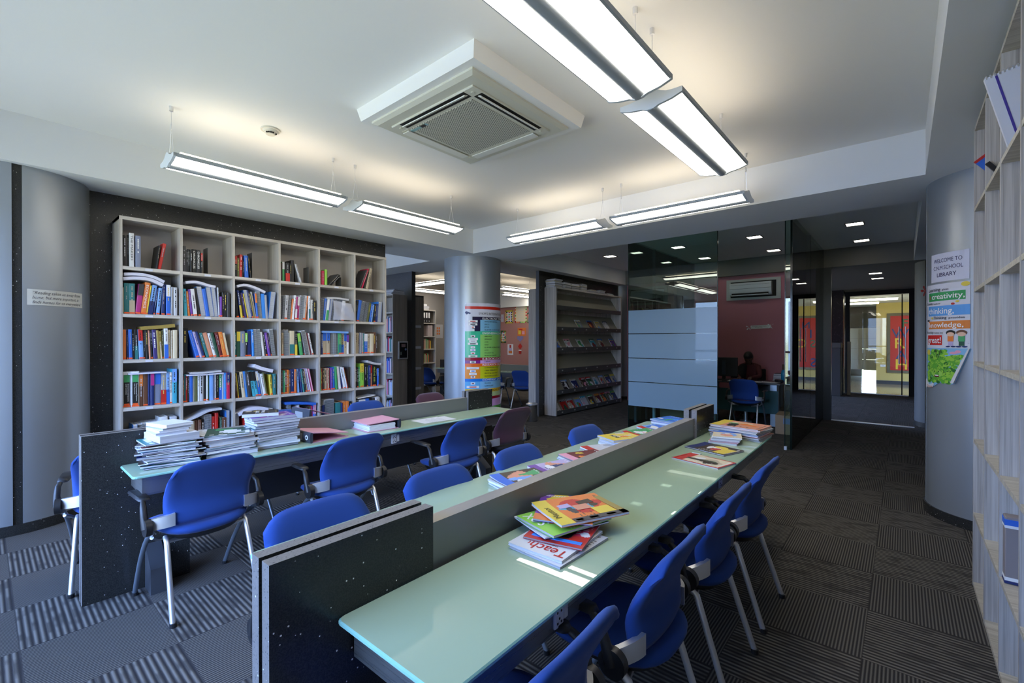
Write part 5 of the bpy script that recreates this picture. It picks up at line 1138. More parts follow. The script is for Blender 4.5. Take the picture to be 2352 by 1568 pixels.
for y in (6.1, 9.5): f = MB(); f.box(8.36, y, 0, 8.46, y+.3, .95); f.build('end_panel', GRAN, T3)
e = empty('wrapped_bundle', (8.17, 8.95, .75), 0, 'plastic wrapped grey bundle of papers on the far study bench', 'bundle')
f = MB(); r = random.Random(5); f.loft([[((.16+r.uniform(-.02,.02))*cos(2*pi*k/18)*(1-.15*(z/.35)**3), (.28+r.uniform(-.03,.03))*sin(2*pi*k/18)*(1-.15*(z/.35)**3), z) for k in range(18)] for z in (0,.05,.10,.16,.22,.28,.33)]); f.build('wrapping', mat('grey_plastic_wrap', (.20,.185,.18), .2), e)
# posters on the salmon wall (x = 11.2) ; coordinates given as y (horizontal) and z
def pos_px(px, py, X): 
    a = R(40.58) - math.atan((px-1176)/1049.); d = X/cos(a); fw = d*cos(math.atan((px-1176)/1049.)); return d*sin(a), 1.5 + (780-py)*fw/1049
def poster(px0, py0, px1, py1, lb, base, items, border=None):
    X = 11.198; ya, za = pos_px(px0, py0, X); yb, zb = pos_px(px1, py1, X); e = empty('poster', (X, 0, 0), 0, lb, 'poster')
    MB().box(-.004, yb, zb, 0, ya, za).build('sheet', mat('poster_' + base, CO[base][0], .6), e)
    if border:
        w_ = .045; r = random.Random(len(lb)); fr = {}
        n = 7
        for i in range(n):
            for (yy, zz) in ((ya-(ya-yb)*(i+.5)/n, za-w_/2), (ya-(ya-yb)*(i+.5)/n, zb+w_/2), (ya-w_/2, za-(za-zb)*(i+.5)/n), (yb+w_/2, za-(za-zb)*(i+.5)/n)):
                fr.setdefault(r.choice(border), []).append((yy, zz))
        for c, L in fr.items():
            q = MB()
            for yy, zz in L: q.box(-.0055, yy-.024, zz-.024, -.004, yy+.024, zz+.024)
            q.build('border_motif', cm_(c), e)
    for (u0, v0, u1, v1, c) in items:
        q = MB(); q.box(-.006, ya-(ya-yb)*u1, za-(za-zb)*v1, -.004, ya-(ya-yb)*u0, za-(za-zb)*v0); q.build('print', cm_(c), e)
    return e
poster(1183, 695, 1210, 741, 'large tall notice with fruit border and printed text on salmon wall', 'cm', [(.25,.14+.085*i,.75,.165+.085*i,'lg') for i in range(9)], ['rd','gn','oo','lm','rd'])
poster(1161, 713, 1179, 742, 'chart of small pictures with a yellow border left of the fruit notice', 'wh', [(.1+.3*(i % 3), .12+.17*(i//3), .28+.3*(i % 3), .22+.17*(i//3), ['bk','rd','nv','oo','gn','br'][i % 6]) for i in range(15)], ['yl'])
poster(1151, 759, 1162, 787, 'half hidden picture chart beside the central pillar on salmon wall', 'wh', [(.1+.3*(i % 3), .1+.2*(i//3), .3+.3*(i % 3), .22+.2*(i//3), ['bk','rd','gn','oo'][i % 4]) for i in range(12)], ['yl','gn'])
poster(1189, 753, 1208, 771, 'orange and yellow painting pinned on the salmon wall', 'oo', [(.1,.3,.4,.8,'yl'),(.55,.4,.85,.8,'pk'),(.2,.1,.6,.3,'rd')])
poster(1166, 790, 1179, 815, 'white sheet with red and orange doll drawing on salmon wall', 'wh', [(.35,.08,.65,.35,'rd'),(.25,.35,.75,.62,'li'),(.2,.62,.8,.85,'oo')])
poster(1151, 722, 1157, 739, 'small white sheet next to the pillar on salmon wall', 'lg', [(.2,.3,.8,.6,'li')])
poster(1212, 718, 1222, 741, 'notice cut off by the partition at right of salmon wall', 'cm', [(.1,.1,.9,.9,'tn')], ['gn','rd'])
ya, za = pos_px(1195, 775, 11.198); e = empty('paper_ornament', (11.19, ya, za), 0, 'hanging paper ornament, purple heart over red shapes, on salmon wall', 'ornament')
q = MB(); q.add([(0, .13*16*sin(t_)**3/16, .11*(13*cos(t_)-5*cos(2*t_)-2*cos(3*t_)-cos(4*t_))/16-.03) for t_ in [2*pi*k/30 for k in range(30)]], [tuple(range(30))]); q.build('heart', mat('glitter_purple', (.22,.20,.42), .4), e)
q = MB(); q.add([(-.001, y_*1.0, z_-.28) for y_, z_ in ((0,.10),(.09,0),(0,-.10),(-.09,0))], [(0,1,2,3)]); q.box(-.002,-.05,-.52,0,.05,-.40); q.build('red_shapes', cm_('rd'), e); q = MB(); q.box(-.003,-.06,-.42,-.001,.06,-.39); q.build('white_trim', INKW, e)
e = empty('wall_poster', (8.75, 10.395, 1.75), 0, 'small picture sheet on the grey far wall beside the binder shelf', 'poster'); MB().box(-.12,-.004,-.2,.22,0,.2).build('sheet', cm_('lg'), e); q = MB(); [q.box(-.08+.07*(k % 3), -.006, -.1+.08*(k//3), -.03+.07*(k % 3), -.004, -.04+.08*(k//3)) for k in range(9)]; q.build('print', cm_('oo'), e)
# wooden bookcase backing the magazine partition
e = empty('side_bookcase', (0,0,0), 0, 'pale bookcase end behind the magazine partition, above the steel bin', 'bookcase')
MB().box(7.114, 5.48, .2, 7.144, 5.66, 2.50).build('end_panel', WOODV, e); MB().box(7.144, 5.48, .2, 8.6, 5.50, 2.5).build('back_panel', WOODV, e)
for z in (.2,.65,1.1,1.55,2.0,2.47): MB().box(7.144, 5.50, z, 8.6, 5.66, z+.025).build('shelf', WOODH, e)
# ================================================================ POSTERS ON THE ROUND PILLARS
class Cyl:
    """helper for sheets wrapped round a pillar; s = distance along the sheet from its left edge"""
    def __init__(s, cx, cy, r, pxl, pxr): s.c = (cx, cy); s.r = r; s.aL = ray_circ(pxl, cx, cy, r); s.aR = ray_circ(pxr, cx, cy, r); s.sg = 1 if ((s.aR-s.aL+pi) % (2*pi)-pi) > 0 else -1; s.W = abs(((s.aR-s.aL+pi) % (2*pi))-pi)*r
    def p(s, x, z, off): a = s.aL + s.sg*x/s.r; return (s.c[0]+(s.r+off)*cos(a), s.c[1]+(s.r+off)*sin(a), z)
    def patch(s, name, x0, x1, z0, z1, m, off, parent, z0b=None, z1b=None):
        f = MB(); n = max(2, int((x1-x0)/.03)); vs = []; fs = []
        for i in range(n+1):
            u = i/n; x = x0+(x1-x0)*u; za = z0 + ((z0b-z0)*u if z0b is not None else 0); zb = z1 + ((z1b-z1)*u if z1b is not None else 0)
            vs += [s.p(x, za, off), s.p(x, zb, off)]
        for i in range(n): a = 2*i; fs.append((a, a+2, a+3, a+1) if s.sg > 0 else (a+1, a+3, a+2, a))
        f.add(vs, fs); return f.build(name, m, parent)
    def text(s, tx, x, z, size, m, off, parent, w=None, name='lettering', **kw):
        vs, fs = fit_text(tx, w, size, **kw); f = MB(); f.add([s.p(x+v[0], z+v[1], off) for v in vs], fs if s.sg > 0 else fs); return f.build(name, m, parent)
    def blob(s, name, pts, m, off, parent):
        f = MB(); f.add([s.p(x, z, off) for x, z in pts], [tuple(range(len(pts)))]); return f.build(name, m, parent)
def gl(name, c): return mat(name, c, .22, 0, .5)
# --- database poster on the middle pillar
C = Cyl(5.49, 5.59, .477, 1068, 1145); W = C.W + .14
e = empty('database_poster', (5.49, 5.59, 0), 0, 'tall colourful glossy poster listing library databases on the middle pillar', 'poster'); e.location = (0,0,0)
def zc(y): return 2.09 - (y-55)/5.6*(7.30/1049)
def xc(px): return abs(((ray_circ(px, 5.49, 5.59, .477)-C.aL+pi) % (2*pi))-pi)*.477
XM = xc(1103); XT = xc(1107.5); XI = xc(1112.5)
C.patch('sheet', 0, W, .25, zc(55), gl('poster_white', (.62,.63,.72)), .003, e)
bands = [(97,134,'poster_red',(.62,.03,.015),0,W),(232,420,'poster_navy',(.012,.008,.045),.12,W),(272,420,'poster_sky',(.20,.46,.68),XM,W),(420,462,'poster_green',(.04,.48,.27),0,W),(462,760,'poster_green',(.04,.48,.27),0,XM),(462,760,'poster_lime',(.26,.60,.14),XM,W),
 (760,797,'poster_maroon',(.30,.01,.03),0,W),(797,838,'poster_purple',(.20,.02,.22),0,XM),(797,838,'poster_lilac',(.62,.35,.68),XM,W),(838,876,'poster_vermilion',(.80,.14,.015),0,W),(876,1034,'poster_orange',(.80,.28,.03),0,XM),(876,1034,'poster_citron',(.52,.55,.01),XM,W),
 (1034,1070,'poster_blue',(.02,.18,.62),0,W),(1070,1166,'poster_aqua',(.12,.42,.75),0,XM),(1070,1166,'poster_aqua_light',(.22,.50,.76),XM,W),(1166,1212,'poster_yellow',(.72,.48,.03),0,W),(1212,1270,'poster_pale_green',(.50,.62,.30),0,W),(1270,1305,'poster_maroon',(.3,.01,.03),0,W),(1305,1400,'poster_lilac',(.6,.35,.6),0,W),(1400,1470,'poster_green2',(.08,.40,.05),0,W)]
for i, (ya, yb, n_, c_, x0, x1) in enumerate(bands): C.patch('colour_band', x0, x1, zc(yb), zc(ya), gl(n_, c_), .0036+.0004*(i in (1,2,3)) + (.0004 if i == 2 else 0), e)
K = .0052
def line(tx, x, y, h, m=INK, w=None): C.text(tx, x, zc(y), h, m, K+.0006, e, w, bold=.0012)
XE = W-.03
line("SVKM'S INTERNATIONAL SCHOOL", XT-.06, 205, .050, INK, XE-XT+.30)
for tx, y, m_ in (('ELECTRONIC JOURNALS', 266, INKW), ('ENGINEERING DATABASE', 457, INKW), ('E-BOOKS DATABASE', 792, INKW), ('RESEARCH DATABASE', 868, INKW), ('COMPANY DATABASE', 1064, INKW), ('STATISTICAL DATABASE', 1204, INK)): line(tx, XT, y, .046, m_, XE-XT+.12)
for tx, y in (('PROQUEST CENTRAL', 302), ('EBSCO', 338), ('JSTOR', 373), ('ELSEVIER SCIENCE DIRECT', 408), ('IEEE+POP', 495), ('SPRINGER', 531), ('ASME', 567), ('ASCE', 602), ('ELSEVIER SCIENCE DIRECT', 638), ('ASTM', 674), ('MCGRAW HILL', 709), ('PEARSON E-BOOKS', 744), ('E-BRARY', 821), ('ISI EMERGING MARKET', 901), ('CRISIL RESEARCH', 938), ('FROST & SULLIVAN', 974), ('ECONOMIC OUTLOOK', 1010), ('PROWESS', 1103), ('CAPITALINE', 1138)):
    line(tx, XI, y, .028, INK, .0175*len(tx))
XL = XM*.52
for i, (y, w_, c_) in enumerate(((292,.15,'rd'),(330,.14,'bk'),(368,.06,'rd'),(405,.05,'wh'),(485,.07,'bk'),(520,.16,'lg'),(550,.12,'lg'),(582,.16,'bk'),(628,.07,'lg'),(663,.08,'bl'),(705,.07,'rd'),(742,.14,'gn'),(818,.09,'bk'),(898,.20,'lg'),(935,.09,'bl'),(972,.12,'lg'),(1010,.07,'mr'),(1095,.07,'mr'),(1140,.20,'rd'))):
    C.patch('logo_patch', XL-w_/2, XL+w_/2, zc(y+14), zc(y-14), INKW, K-.0004, e); C.patch('logo_mark', XL-w_*.28, XL+w_*.28, zc(y+6), zc(y-6), cm_(c_), K+.0003, e)
C.blob('crest_mark', [(XL-.10, zc(205)), (XL-.13, zc(180)), (XL-.11, zc(160)), (XL-.07, zc(170)), (XL-.03, zc(185)), (XL-.05, zc(200)), (XL-.07, zc(190))], cm_('nv'), K, e)
# --- quotation strip on the left pillar
C = Cyl(.17, 5.66, .49, 62, 188); e = empty('quotation_strip', (0,0,0), 0, 'cream paper strip with an italic quotation on the left pillar', 'sign')
C.patch('paper', 0, C.W, 1.773, 1.897, mat('cream_paper', (.60,.59,.54), .7), .003, e)
GREYINK = mat('ink_grey', (.10,.10,.11), .7)
for i, (tx, w_) in enumerate((('\u201cReading takes us away from', .86), ('home, but more important, it', .82), ('finds homes for us everywhere\u201d', .90))): C.text(tx, C.W*.065, 1.860-.037*i, .034, GREYINK, .0045, e, C.W*w_, shear=.35)
# --- signs on the right pillar
C = Cyl(5.49, -.63, .477, 2130, 2231); k_ = 3.62/1049
def zr(y): return 1.5+(780-y)*k_
def xr(px): return abs(((ray_circ(px, 5.49, -.63, .477)-C.aL+pi) % (2*pi))-pi)*.477
e = empty('welcome_sign', (0,0,0), 0, 'white WELCOME TO C.N.M.SCHOOL LIBRARY sheet on the right pillar', 'sign')
C.patch('paper', xr(2140), xr(2227), zr(640), zr(572), mat('sign_sheet', (.60,.60,.70), .6), .003, e)
wm = xr(2227)-xr(2140); x0 = xr(2140)
for tx, x, y, w_ in (('WELCOME TO', .12, 594, .74), ('C.N.M.SCHOOL', .10, 611, .78), ('LIBRARY', .22, 628, .52)): C.text(tx, x0+wm*x, zr(y), .046, mat('ink_navy', (.02,.02,.09), .6), .0045, e, wm*w_, bold=.0008)
e = empty('learning_poster', (0,0,0), 0, 'white poster with green, blue, orange and red word bars on the right pillar', 'poster')
x0, x1 = xr(2131), xr(2229); wm = x1-x0
C.patch('paper', x0, x1, zr(800), zr(645), mat('poster_sheet', (.62,.62,.68), .35), .003, e)
def pr_(tx, x, y, h, m, w=None, b=.001): return C.text(tx, x0+wm*x, zr(y), h, m, .0056, e, wm*w if w else None, bold=b)
for (xa, xb, ya, yb, n_, c_) in ((.10,.93,665,686,'bar_green',(.05,.32,.11)), (.08,1.0,698,722,'bar_blue',(.12,.34,.72)), (.10,1.0,735,754,'bar_orange',(.68,.22,.05)), (.05,.50,769,793,'bar_red',(.60,.03,.025))): C.patch('word_bar', x0+wm*xa, x0+wm*xb, zr(yb), zr(ya), gl(n_, c_), .0040, e)
for tx, x, y, h, m, w in (('Learning',.10,662,.040,INK,.36),('gives',.50,661,.020,INK,.14),('creativity,',.22,681,.062,INKW,.70),('Creativity',.03,694,.030,INK,.22),('leads to',.28,694,.018,INK,.18),('thinking,',.12,717,.070,INKW,.62),('Thinking',.28,730,.032,INK,.32),('provides',.64,730,.024,INK,.28),('knowledge,',.12,750,.058,INKW,.78),('Knowledge',.03,765,.028,INK,.25),('makes me',.30,765,.020,INK,.22),('great!',.08,788,.072,INKW,.40)): pr_(tx, x, y, h, m, w, .002 if h > .05 else .0008)
def ell(name, cx, cy, rx, ry, m, off=.0058, n=18):
    C.blob(name, [(x0+wm*(cx+rx*cos(2*pi*k/n)), zr(cy-ry*sin(2*pi*k/n))) for k in range(n)], m, off, e)
# two small drawn children
for cx, hair, top, leg in ((.68, INK, cm_('oo'), cm_('li')), (.87, cm_('br'), cm_('gn'), cm_('dg'))):
    ell('drawn_hair', cx, 763.5, .090, 6.4, hair); ell('drawn_face', cx, 767, .070, 5.0, mat('drawn_skin', (.72,.46,.33), .5), .0064)
    C.patch('drawn_top', x0+wm*(cx-.055), x0+wm*(cx+.055), zr(784), zr(771), top, .0060, e); C.patch('drawn_legs', x0+wm*(cx-.045), x0+wm*(cx+.045), zr(794), zr(784), leg, .0061, e)
    ell('drawn_shoe', cx-.05, 796, .045, 1.8, cm_('nv')); ell('drawn_shoe', cx+.05, 796, .045, 1.8, cm_('nv'))
ell('drawn_badge', .93, 651, .07, 5.5, cm_('yl')); ell('drawn_palette', .72, 695, .035, 2.5, cm_('rd')); ell('drawn_palette', .80, 690, .035, 2.5, cm_('yl')); ell('drawn_cap', .09, 733, .05, 2.2, INK); ell('drawn_pencil', .16, 677, .012, 5, cm_('rd'), .0062); ell('drawn_bulb', .24, 727, .03, 2.6, cm_('yl'))
e = empty('tree_poster', (0,0,0), 0, 'torn curling poster of a smiling green tree below the word bars on the right pillar', 'poster')
x0, x1 = xr(2129), xr(2231); wm = x1-x0
sky = mat('poster_sky_blue', (.22,.45,.68), .35)
n = 12; low = [(.0,890),(.08,893),(.18,889),(.30,893),(.42,885),(.55,884),(.68,886),(.76,882)]
def lowy(u):
    if u > .76: return 881 - (u-.76)/.24*79
    for (a, b_), (a2_, b2_) in zip(low, low[1:]):
        if a <= u <= a2_: return b_ + (b2_-b_)*(u-a)/(a2_-a)
    return 890
f = MB(); us = [k/40 for k in range(41)]
for k in range(40):
    u0, u1 = us[k], us[k+1]; f.add([C.p(x0+wm*u0, zr(lowy(u0)), .004), C.p(x0+wm*u1, zr(lowy(u1)), .004), C.p(x0+wm*u1, zr(800), .004), C.p(x0+wm*u0, zr(800), .004)], [(0,1,2,3)])
f.build('sheet', sky, e)
GT = [mat('tree_green', (.10,.36,.03), .5), mat('tree_green_light', (.28,.55,.05), .5), mat('tree_green_dark', (.02,.14,.02), .5)]
r = random.Random(3)
def inpoly(u, y): return y > 803 and y < (883 if u < .72 else 883) and u < 1 - (y-800)/82*.25 - .04 and u > .03
for k in range(700):
    u, y = r.uniform(0, 1), r.uniform(806, 884)
    if not inpoly(u+.05, y) or not inpoly(u-.04, y): continue
    if y < 818 and (u < .22 or u > .6): continue
    C.blob('foliage', [(x0+wm*(u+.055*cos(2*pi*q/9)*r.uniform(.7,1)), zr(y-4.4*sin(2*pi*q/9)*r.uniform(.7,1))) for q in range(9)], GT[0 if r.random() < .45 else (1 if r.random() < .75 else 2)], .0044+.000002*k, e)
fol = [o for o in e.children if o.name.startswith('foliage')]
me_v, me_f, me_m = [], [], []
for o in fol:
    b = len(me_v); me_v += [tuple(v.co) for v in o.data.vertices]; me_f += [tuple(i+b for i in p.vertices) for p in o.data.polygons]; me_m += [GT.index(o.data.materials[0])]*len(o.data.polygons); bpy.data.objects.remove(o)
q = MB(); q.v, q.f, q.m = me_v, me_f, me_m; q.build('foliage', GT, e)
ell('smiling_face', .37, 862, .14, 9, mat('face_green', (.30,.58,.10), .5), .0060); ell('smile', .37, 868, .07, 3.2, cm_('mr'), .0064); ell('smile_teeth', .37, 866.5, .055, 1.2, INKW, .0067); ell('eye', .32, 857, .012, 1.5, INK, .0066); ell('eye', .42, 857, .012, 1.5, INK, .0066)
ell('pink_bird', .72, 811, .07, 3, cm_('pk'), .0060); ell('pink_bird_wing', .80, 808, .05, 3.5, cm_('pk'), .0062); ell('badge', .10, 811, .07, 7, cm_('yl'), .0060)
for a in ((.33,.37),(.47,.40)): C.blob('rope', [(x0+wm*a[0], zr(803)), (x0+wm*(a[0]+.015), zr(803)), (x0+wm*(a[1]+.015), zr(824)), (x0+wm*a[1], zr(824))], cm_('db'), .0060, e)
# curled white reverse side and torn foot
f = MB(); vs = []; N = 10
for i in range(N+1):
    u = i/N; 
    for j in range(7):
        a = j/6*pi*1.1; rr = .006+.008*u; xx = x0+wm*(1.0-.24*u) - rr*sin(a)*1.8 - .004; off = .006 + rr*(1-cos(a)); vs.append(C.p(xx, zr(800+82*u), off))
fs = [(i*7+j, i*7+j+1, (i+1)*7+j+1, (i+1)*7+j) for i in range(N) for j in range(6)]
f.add(vs, fs); f.build('curled_edge', mat('paper_back', (.60,.60,.62), .6), e, True, 180)
C.blob('torn_foot', [(x0-wm*.03, zr(878)), (x0+wm*.30, zr(888)), (x0+wm*.27, zr(896)), (x0+wm*.12, zr(899)), (x0+wm*.02, zr(897)), (x0-wm*.03, zr(903))], mat('paper_back', (.6,)*3), .0075, e)
C.text('Trans', x0+wm*.03, zr(898), .030, cm_('oo'), .0085, e, wm*.22, shear=.2)
# red paper flower behind the pillar edge
e = empty('paper_flower', C.p(-.055, zr(655), .01), 0, 'small red paper flower taped at the left edge of the right pillar', 'decoration'); q = MB(); [q.add([(.0,0,0),(-.03*cos(a+.3),.02*cos(a+.3),.04*sin(a+.3)),(-.045*cos(a),.03*cos(a),.05*sin(a)),(-.03*cos(a-.3),.02*cos(a-.3),.04*sin(a-.3))], [(0,1,2,3)]) for a in (0,1.25,2.5,3.8,5.0)]; q.build('petals', cm_('rd'), e)
# ================================================================ MAGAZINES ON THE TABLES
GZ1 = .7505; GZ2 = .7625
def ttl(o, tx, w, x, y, size, m, z=None, rz=0, parent_t=.01, bold=.002):
    vs, fs = fit_text(tx, w, size, bold=bold); q = MB(); q.add([(x+v[0]*cos(rz)-v[1]*sin(rz), y+v[0]*sin(rz)+v[1]*cos(rz), parent_t+.0008) for v in vs], fs); return q.build('cover_title', m, o)
gN = 'loose magazines in the near pile on the near table'
def nm(cx, cy, z, t, cols, seed, lb, rz, curl=.01, w=.225, h=.30, grp=gN, name='magazine'): return make_mag(name, w, h, t, cols, seed, lb, 'magazine' if name == 'magazine' else name, grp, curl, loc=(cx, cy, z), rz=rz, hi=(2 if cy < 1.12 and cx < 3.4 else 1 if cy < 1.9 or name == 'book' else False))
z = GZ1
o = nm(1.385, .955, z, .008, ['lg','wh','gy','ch','bk'], 301, 'white magazine at the very bottom of the near loose pile', 88, .004); z += .009
o = nm(1.395, .975, z, .009, ['wh','wh','rd','rd','gy'], 302, 'white magazine lettered Teacher in red, low in the near loose pile', 93, .003); ttl(o, 'Teacher', .21, -.105, .085, .07, mat('title_red', (.50,.01,.01), .5), parent_t=.009); ttl(o, 'THE PROGRESSIVE', .12, -.05, .065, .014, INK, parent_t=.009, bold=0); z += .012
o = nm(1.47, .985, z, .006, ['rd','rd','cr','bl','wh'], 303, 'red magazine with blue strip, third from bottom of near loose pile', 104, .006); z += .011
q = MB(); q.box(-.10, .105, .0065, .09, .125, .0085); q.build('blue_strip', cm_('rb'), o)
o = nm(1.50, 1.03, z, .006, ['nv','wh','pu','db','wh'], 304, 'dark blue magazine peeking from the middle of the near loose pile', 70, .006); z += .011
o = nm(1.50, 1.015, z, .009, ['lm','lm','gn','dg','wh'], 305, 'green magazine lettered SOX under the top one of the near loose pile', 76, .004); ttl(o, 'SOX', .12, -.02, .085, .07, INKW, parent_t=.0095); z += .013
o = nm(1.56, 1.05, z, .005, ['pu','oo','rd','yl','wh'], 306, 'purple edged magazine corner at the back of the near loose pile', 120, .012); z += .009
o = nm(1.565, .985, z, .010, ['oo','yl','rd','db','ch'], 307, 'orange and yellow magazine lettered Mentor on top of the near loose pile', 66, .012, .235, .31); ttl(o, 'Mentor', .12, -.06, .115, .038, INK, parent_t=.0115, bold=.0005)
for (a_, b_, c_, d_, k_) in ((-.117,-.155,-.085,.09,'ch'),(-.117,-.155,.117,-.125,'go'),(.02,.02,.09,.075,'li'),(-.085,-.12,-.02,-.04,'yl'),(.03,-.09,.08,-.02,'db'),(-.02,-.05,.03,.02,'sa'),(-.11,-.10,-.095,-.06,'yl'),(-.11,-.02,-.095,.02,'yl'),(-.11,.05,-.095,.08,'yl')):
    q = MB(); q.box(a_, b_, .0112, c_, d_, .0120); q.build('cover_patch', cm_(k_), o)
gR = 'magazines at the far right end of the near table'
o = nm(2.905, .935, GZ1, .007, ['cm','rd','tn','db','wh'], 310, 'red-bordered magazine lying alone on the near table', -14, .003, .20, .31, gR)
q = MB(); [q.box(*b_) for b_ in ((-.10,-.155,.0072,.10,-.145,.0085),(-.10,.142,.0072,.10,.155,.0085),(-.10,-.145,.0072,-.09,.142,.0085),(.09,-.145,.0072,.10,.142,.0085))]; q.build('red_border', cm_('rd'), o)
q = MB(); q.box(-.03,-.10,.0086,.0,.10,.0090); q.build('dark_figure', cm_('db'), o)
MB().bbox(0,0,0,.045,.06,.004,.001).build('sticky_note', mat('note_pale_blue', (.45,.58,.68), .6)); o = bpy.data.objects['sticky_note']; o.location = (3.035, 1.0, GZ1); tag(o, 'small pale blue note between the two flat magazines', 'note')
o = nm(3.26, .98, GZ1, .008, ['db','nv','yl','rd','wh'], 311, 'dark blue and yellow magazine, second flat one on the near table', -18, .006, .22, .30, gR)
o2 = q = MB(); q.box(-.09,-.13,.0086,.06,-.05,.0092); q.build('yellow_block', cm_('yl'), o)
z = GZ1
for j, (cs, t) in enumerate(((['wh','rd','gy','lg','bk'],.012), (['cr','cr','rd','mr','wh'],.008), (['lg','gn','lb','wh','bk'],.012), (['wh','lb','or','tl','bk'],.006), (['cm','bl','lb','sa','wh'],.010))):
    cs = ['oo' if c == 'or' else c for c in cs]; nm(3.585+.004*j, 1.0-.003*j, z, t, cs, 320+j, 'paperback in the small neat stack on the near table, %s from bottom' % ORD[j], -82+2*j, .0, .19, .235, 'small book stack on the near table', 'book'); z += t+.0005
z = GZ1; r = random.Random(11)
for j in range(11):
    t = .007; nm(3.86+r.uniform(-.015,.015), .96+r.uniform(-.012,.012), z, t, [['wh','cm','lg','sa','pk','lb'][j % 6], 'wh', ['pu','rd','nv','oo'][j % 4], 'lg', 'bk'] if j < 10 else ['sa','yl','cm','oo','bk'], 340+j, 'folded newspaper in the pile at the far end, %s from bottom' % ORD[j], -8+r.uniform(-4,4), .004, .27, .36, 'newspaper pile at the far end of the near table', 'newspaper'); z += t+.001
gB = 'magazine piles behind the divider of the near table'
def pile(cx, cy, n, t, tops, seed, what, rz, w=.225, h=.29, curl=.012, gz=GZ1, grp=gB, dz=.001, jit=.012):
    z = gz; r = random.Random(seed); o = None
    for j in range(n):
        c = tops[-1] if j == n-1 else tops[j] if j < len(tops)-1 else ['wh','lg','wh','lg','gy']
        o = nm(cx+r.uniform(-jit,jit), cy+r.uniform(-jit,jit)*.7, z, t, c, seed*7+j, '%s, %s' % (what, 'topmost' if j == n-1 and n > 1 else ORD[j]+' from bottom' if n > 1 else 'single'), rz+r.uniform(-5,5), curl if j == n-1 else curl*.3, w, h, grp); z += t+dz
    return o, z
pile(1.83, 1.49, 5, .006, [['db','bl','sa','gn','wh']], 41, 'magazine of the nearest pile behind the divider, brown and orange', 78, curl=.016)
pile(2.16, 1.485, 2, .009, [['li','pu','sa','tn','wh']], 42, 'magazine with purple and skin-toned cover behind the divider', 76)
pile(2.48, 1.50, 3, .007, [['mr','pk','oo','yl','wh']], 43, 'magazine with pink and dark red cover behind the divider', 74)
o, _ = pile(2.78, 1.53, 2, .006, [['lg','rd','wh','gy','bk']], 44, 'pale magazine with thin red edge behind the divider', 70)
o, z = pile(3.03, 1.53, 2, .018, [['wh','wh','wh','lg','gy']], 45, 'plain white journal beneath the yellow booklet behind the divider', 80, curl=0)
o = nm(3.02, 1.55, z, .014, ['yl','yl','cm','oo','cm'], 361, 'yellow booklet lettered RICH on white journals behind the divider', 64, 0, .20, .27, gB, 'booklet'); ttl(o, 'RICH', .09, -.04, .03, .05, INK, parent_t=.0145)
pile(3.37, 1.53, 2, .012, [['wh','wh','wh','lg','gy'], ['gn','rd','wh','yl','wh']], 46, 'red, green and yellow magazine behind the divider', 72)
pile(3.66, 1.53, 2, .010, [['yl','ol','gn','lm','bk'], ['lb','rd','bl','oo','wh']], 47, 'light blue magazine with orange figure behind the divider', 74)
pile(3.90, 1.52, 6, .009, [['bl','lb','rb','tn','wh']], 48, 'blue picture magazine of the highest pile behind the divider', 82, w=.23, h=.30, jit=.005)
# ---- far table stacks
MIX = ['wh','gy','ch','bk','cm','ch','tl','nv','bk','lg','db','mr','dg','nv']
def stack(cx, cy, n, seed, rz, what, tmin, tmax, grp, jit=.02, w=.215, h=.285, rj=12):
    z = GZ2; r = random.Random(seed)
    for j in range(n):
        t = r.uniform(tmin, tmax); c = [r.choice(MIX), r.choice(MIX), r.choice(MIX), r.choice(MIX), 'wh']
        nm(cx+r.uniform(-jit,jit), cy+r.uniform(-jit,jit)*.6, z, t, c, seed*31+j, 'journal in the %s, %s from bottom' % (what, ORD[j]), rz+r.uniform(-rj,rj), .006, w, h, grp, 'journal'); z += t+.0006
    return z
z = stack(.745, 3.335, 16, 51, 80, 'untidy leftmost stack on the far table', .006, .011, 'journals in the leftmost stack of the far table')
nm(.755, 3.345, z, .038, ['wh','wh','wh','wh','lg'], 380, 'thick white bound volume on the leftmost journal stack', -84, 0, .25, .20, 'white volumes on the leftmost stack', 'book'); z += .0385
for j, t in enumerate((.014, .012, .012, .018)): nm(.73+.006*j, 3.355, z, t, ['wh','wh','wh','wh','wh'], 381+j, 'thin white volume on top of the leftmost stack, %s from bottom' % ORD[j], -88+5*j, 0, .20, .15, 'white volumes on the leftmost stack', 'book'); z += t+.0006
z = stack(1.05, 3.345, 9, 52, 92, 'middle stack on the far table', .010, .020, 'journals in the middle stack of the far table', .016, rj=9)
nm(1.03, 3.34, z, .005, ['dg','lg','wh','gn','wh'], 390, 'green and white magazine lying open on the middle stack', 70, .014, .22, .29, 'journals in the middle stack of the far table')
z = stack(1.335, 3.36, 10, 53, 88, 'tall right stack on the far table', .012, .022, 'journals in the tall stack of the far table', .014, rj=8)
nm(1.33, 3.36, z, .016, ['bk','bk','mr','ch','wh'], 395, 'black and red spined book near the top of the tall stack', 86, 0, .21, .28, 'books on the tall stack', 'book'); z += .0165
nm(1.325, 3.365, z, .018, ['pu','pu','mg','li','wh'], 396, 'purple book second from the top of the tall stack', 84, 0, .21, .28, 'books on the tall stack', 'book'); z += .0185
o = nm(1.27, 3.38, z, .024, ['bk','bk','bk','bk','go'], 397, 'black book lettered VICTOR FRANKL topping the tall stack', 68, 0, .16, .22, 'books on the tall stack', 'book')
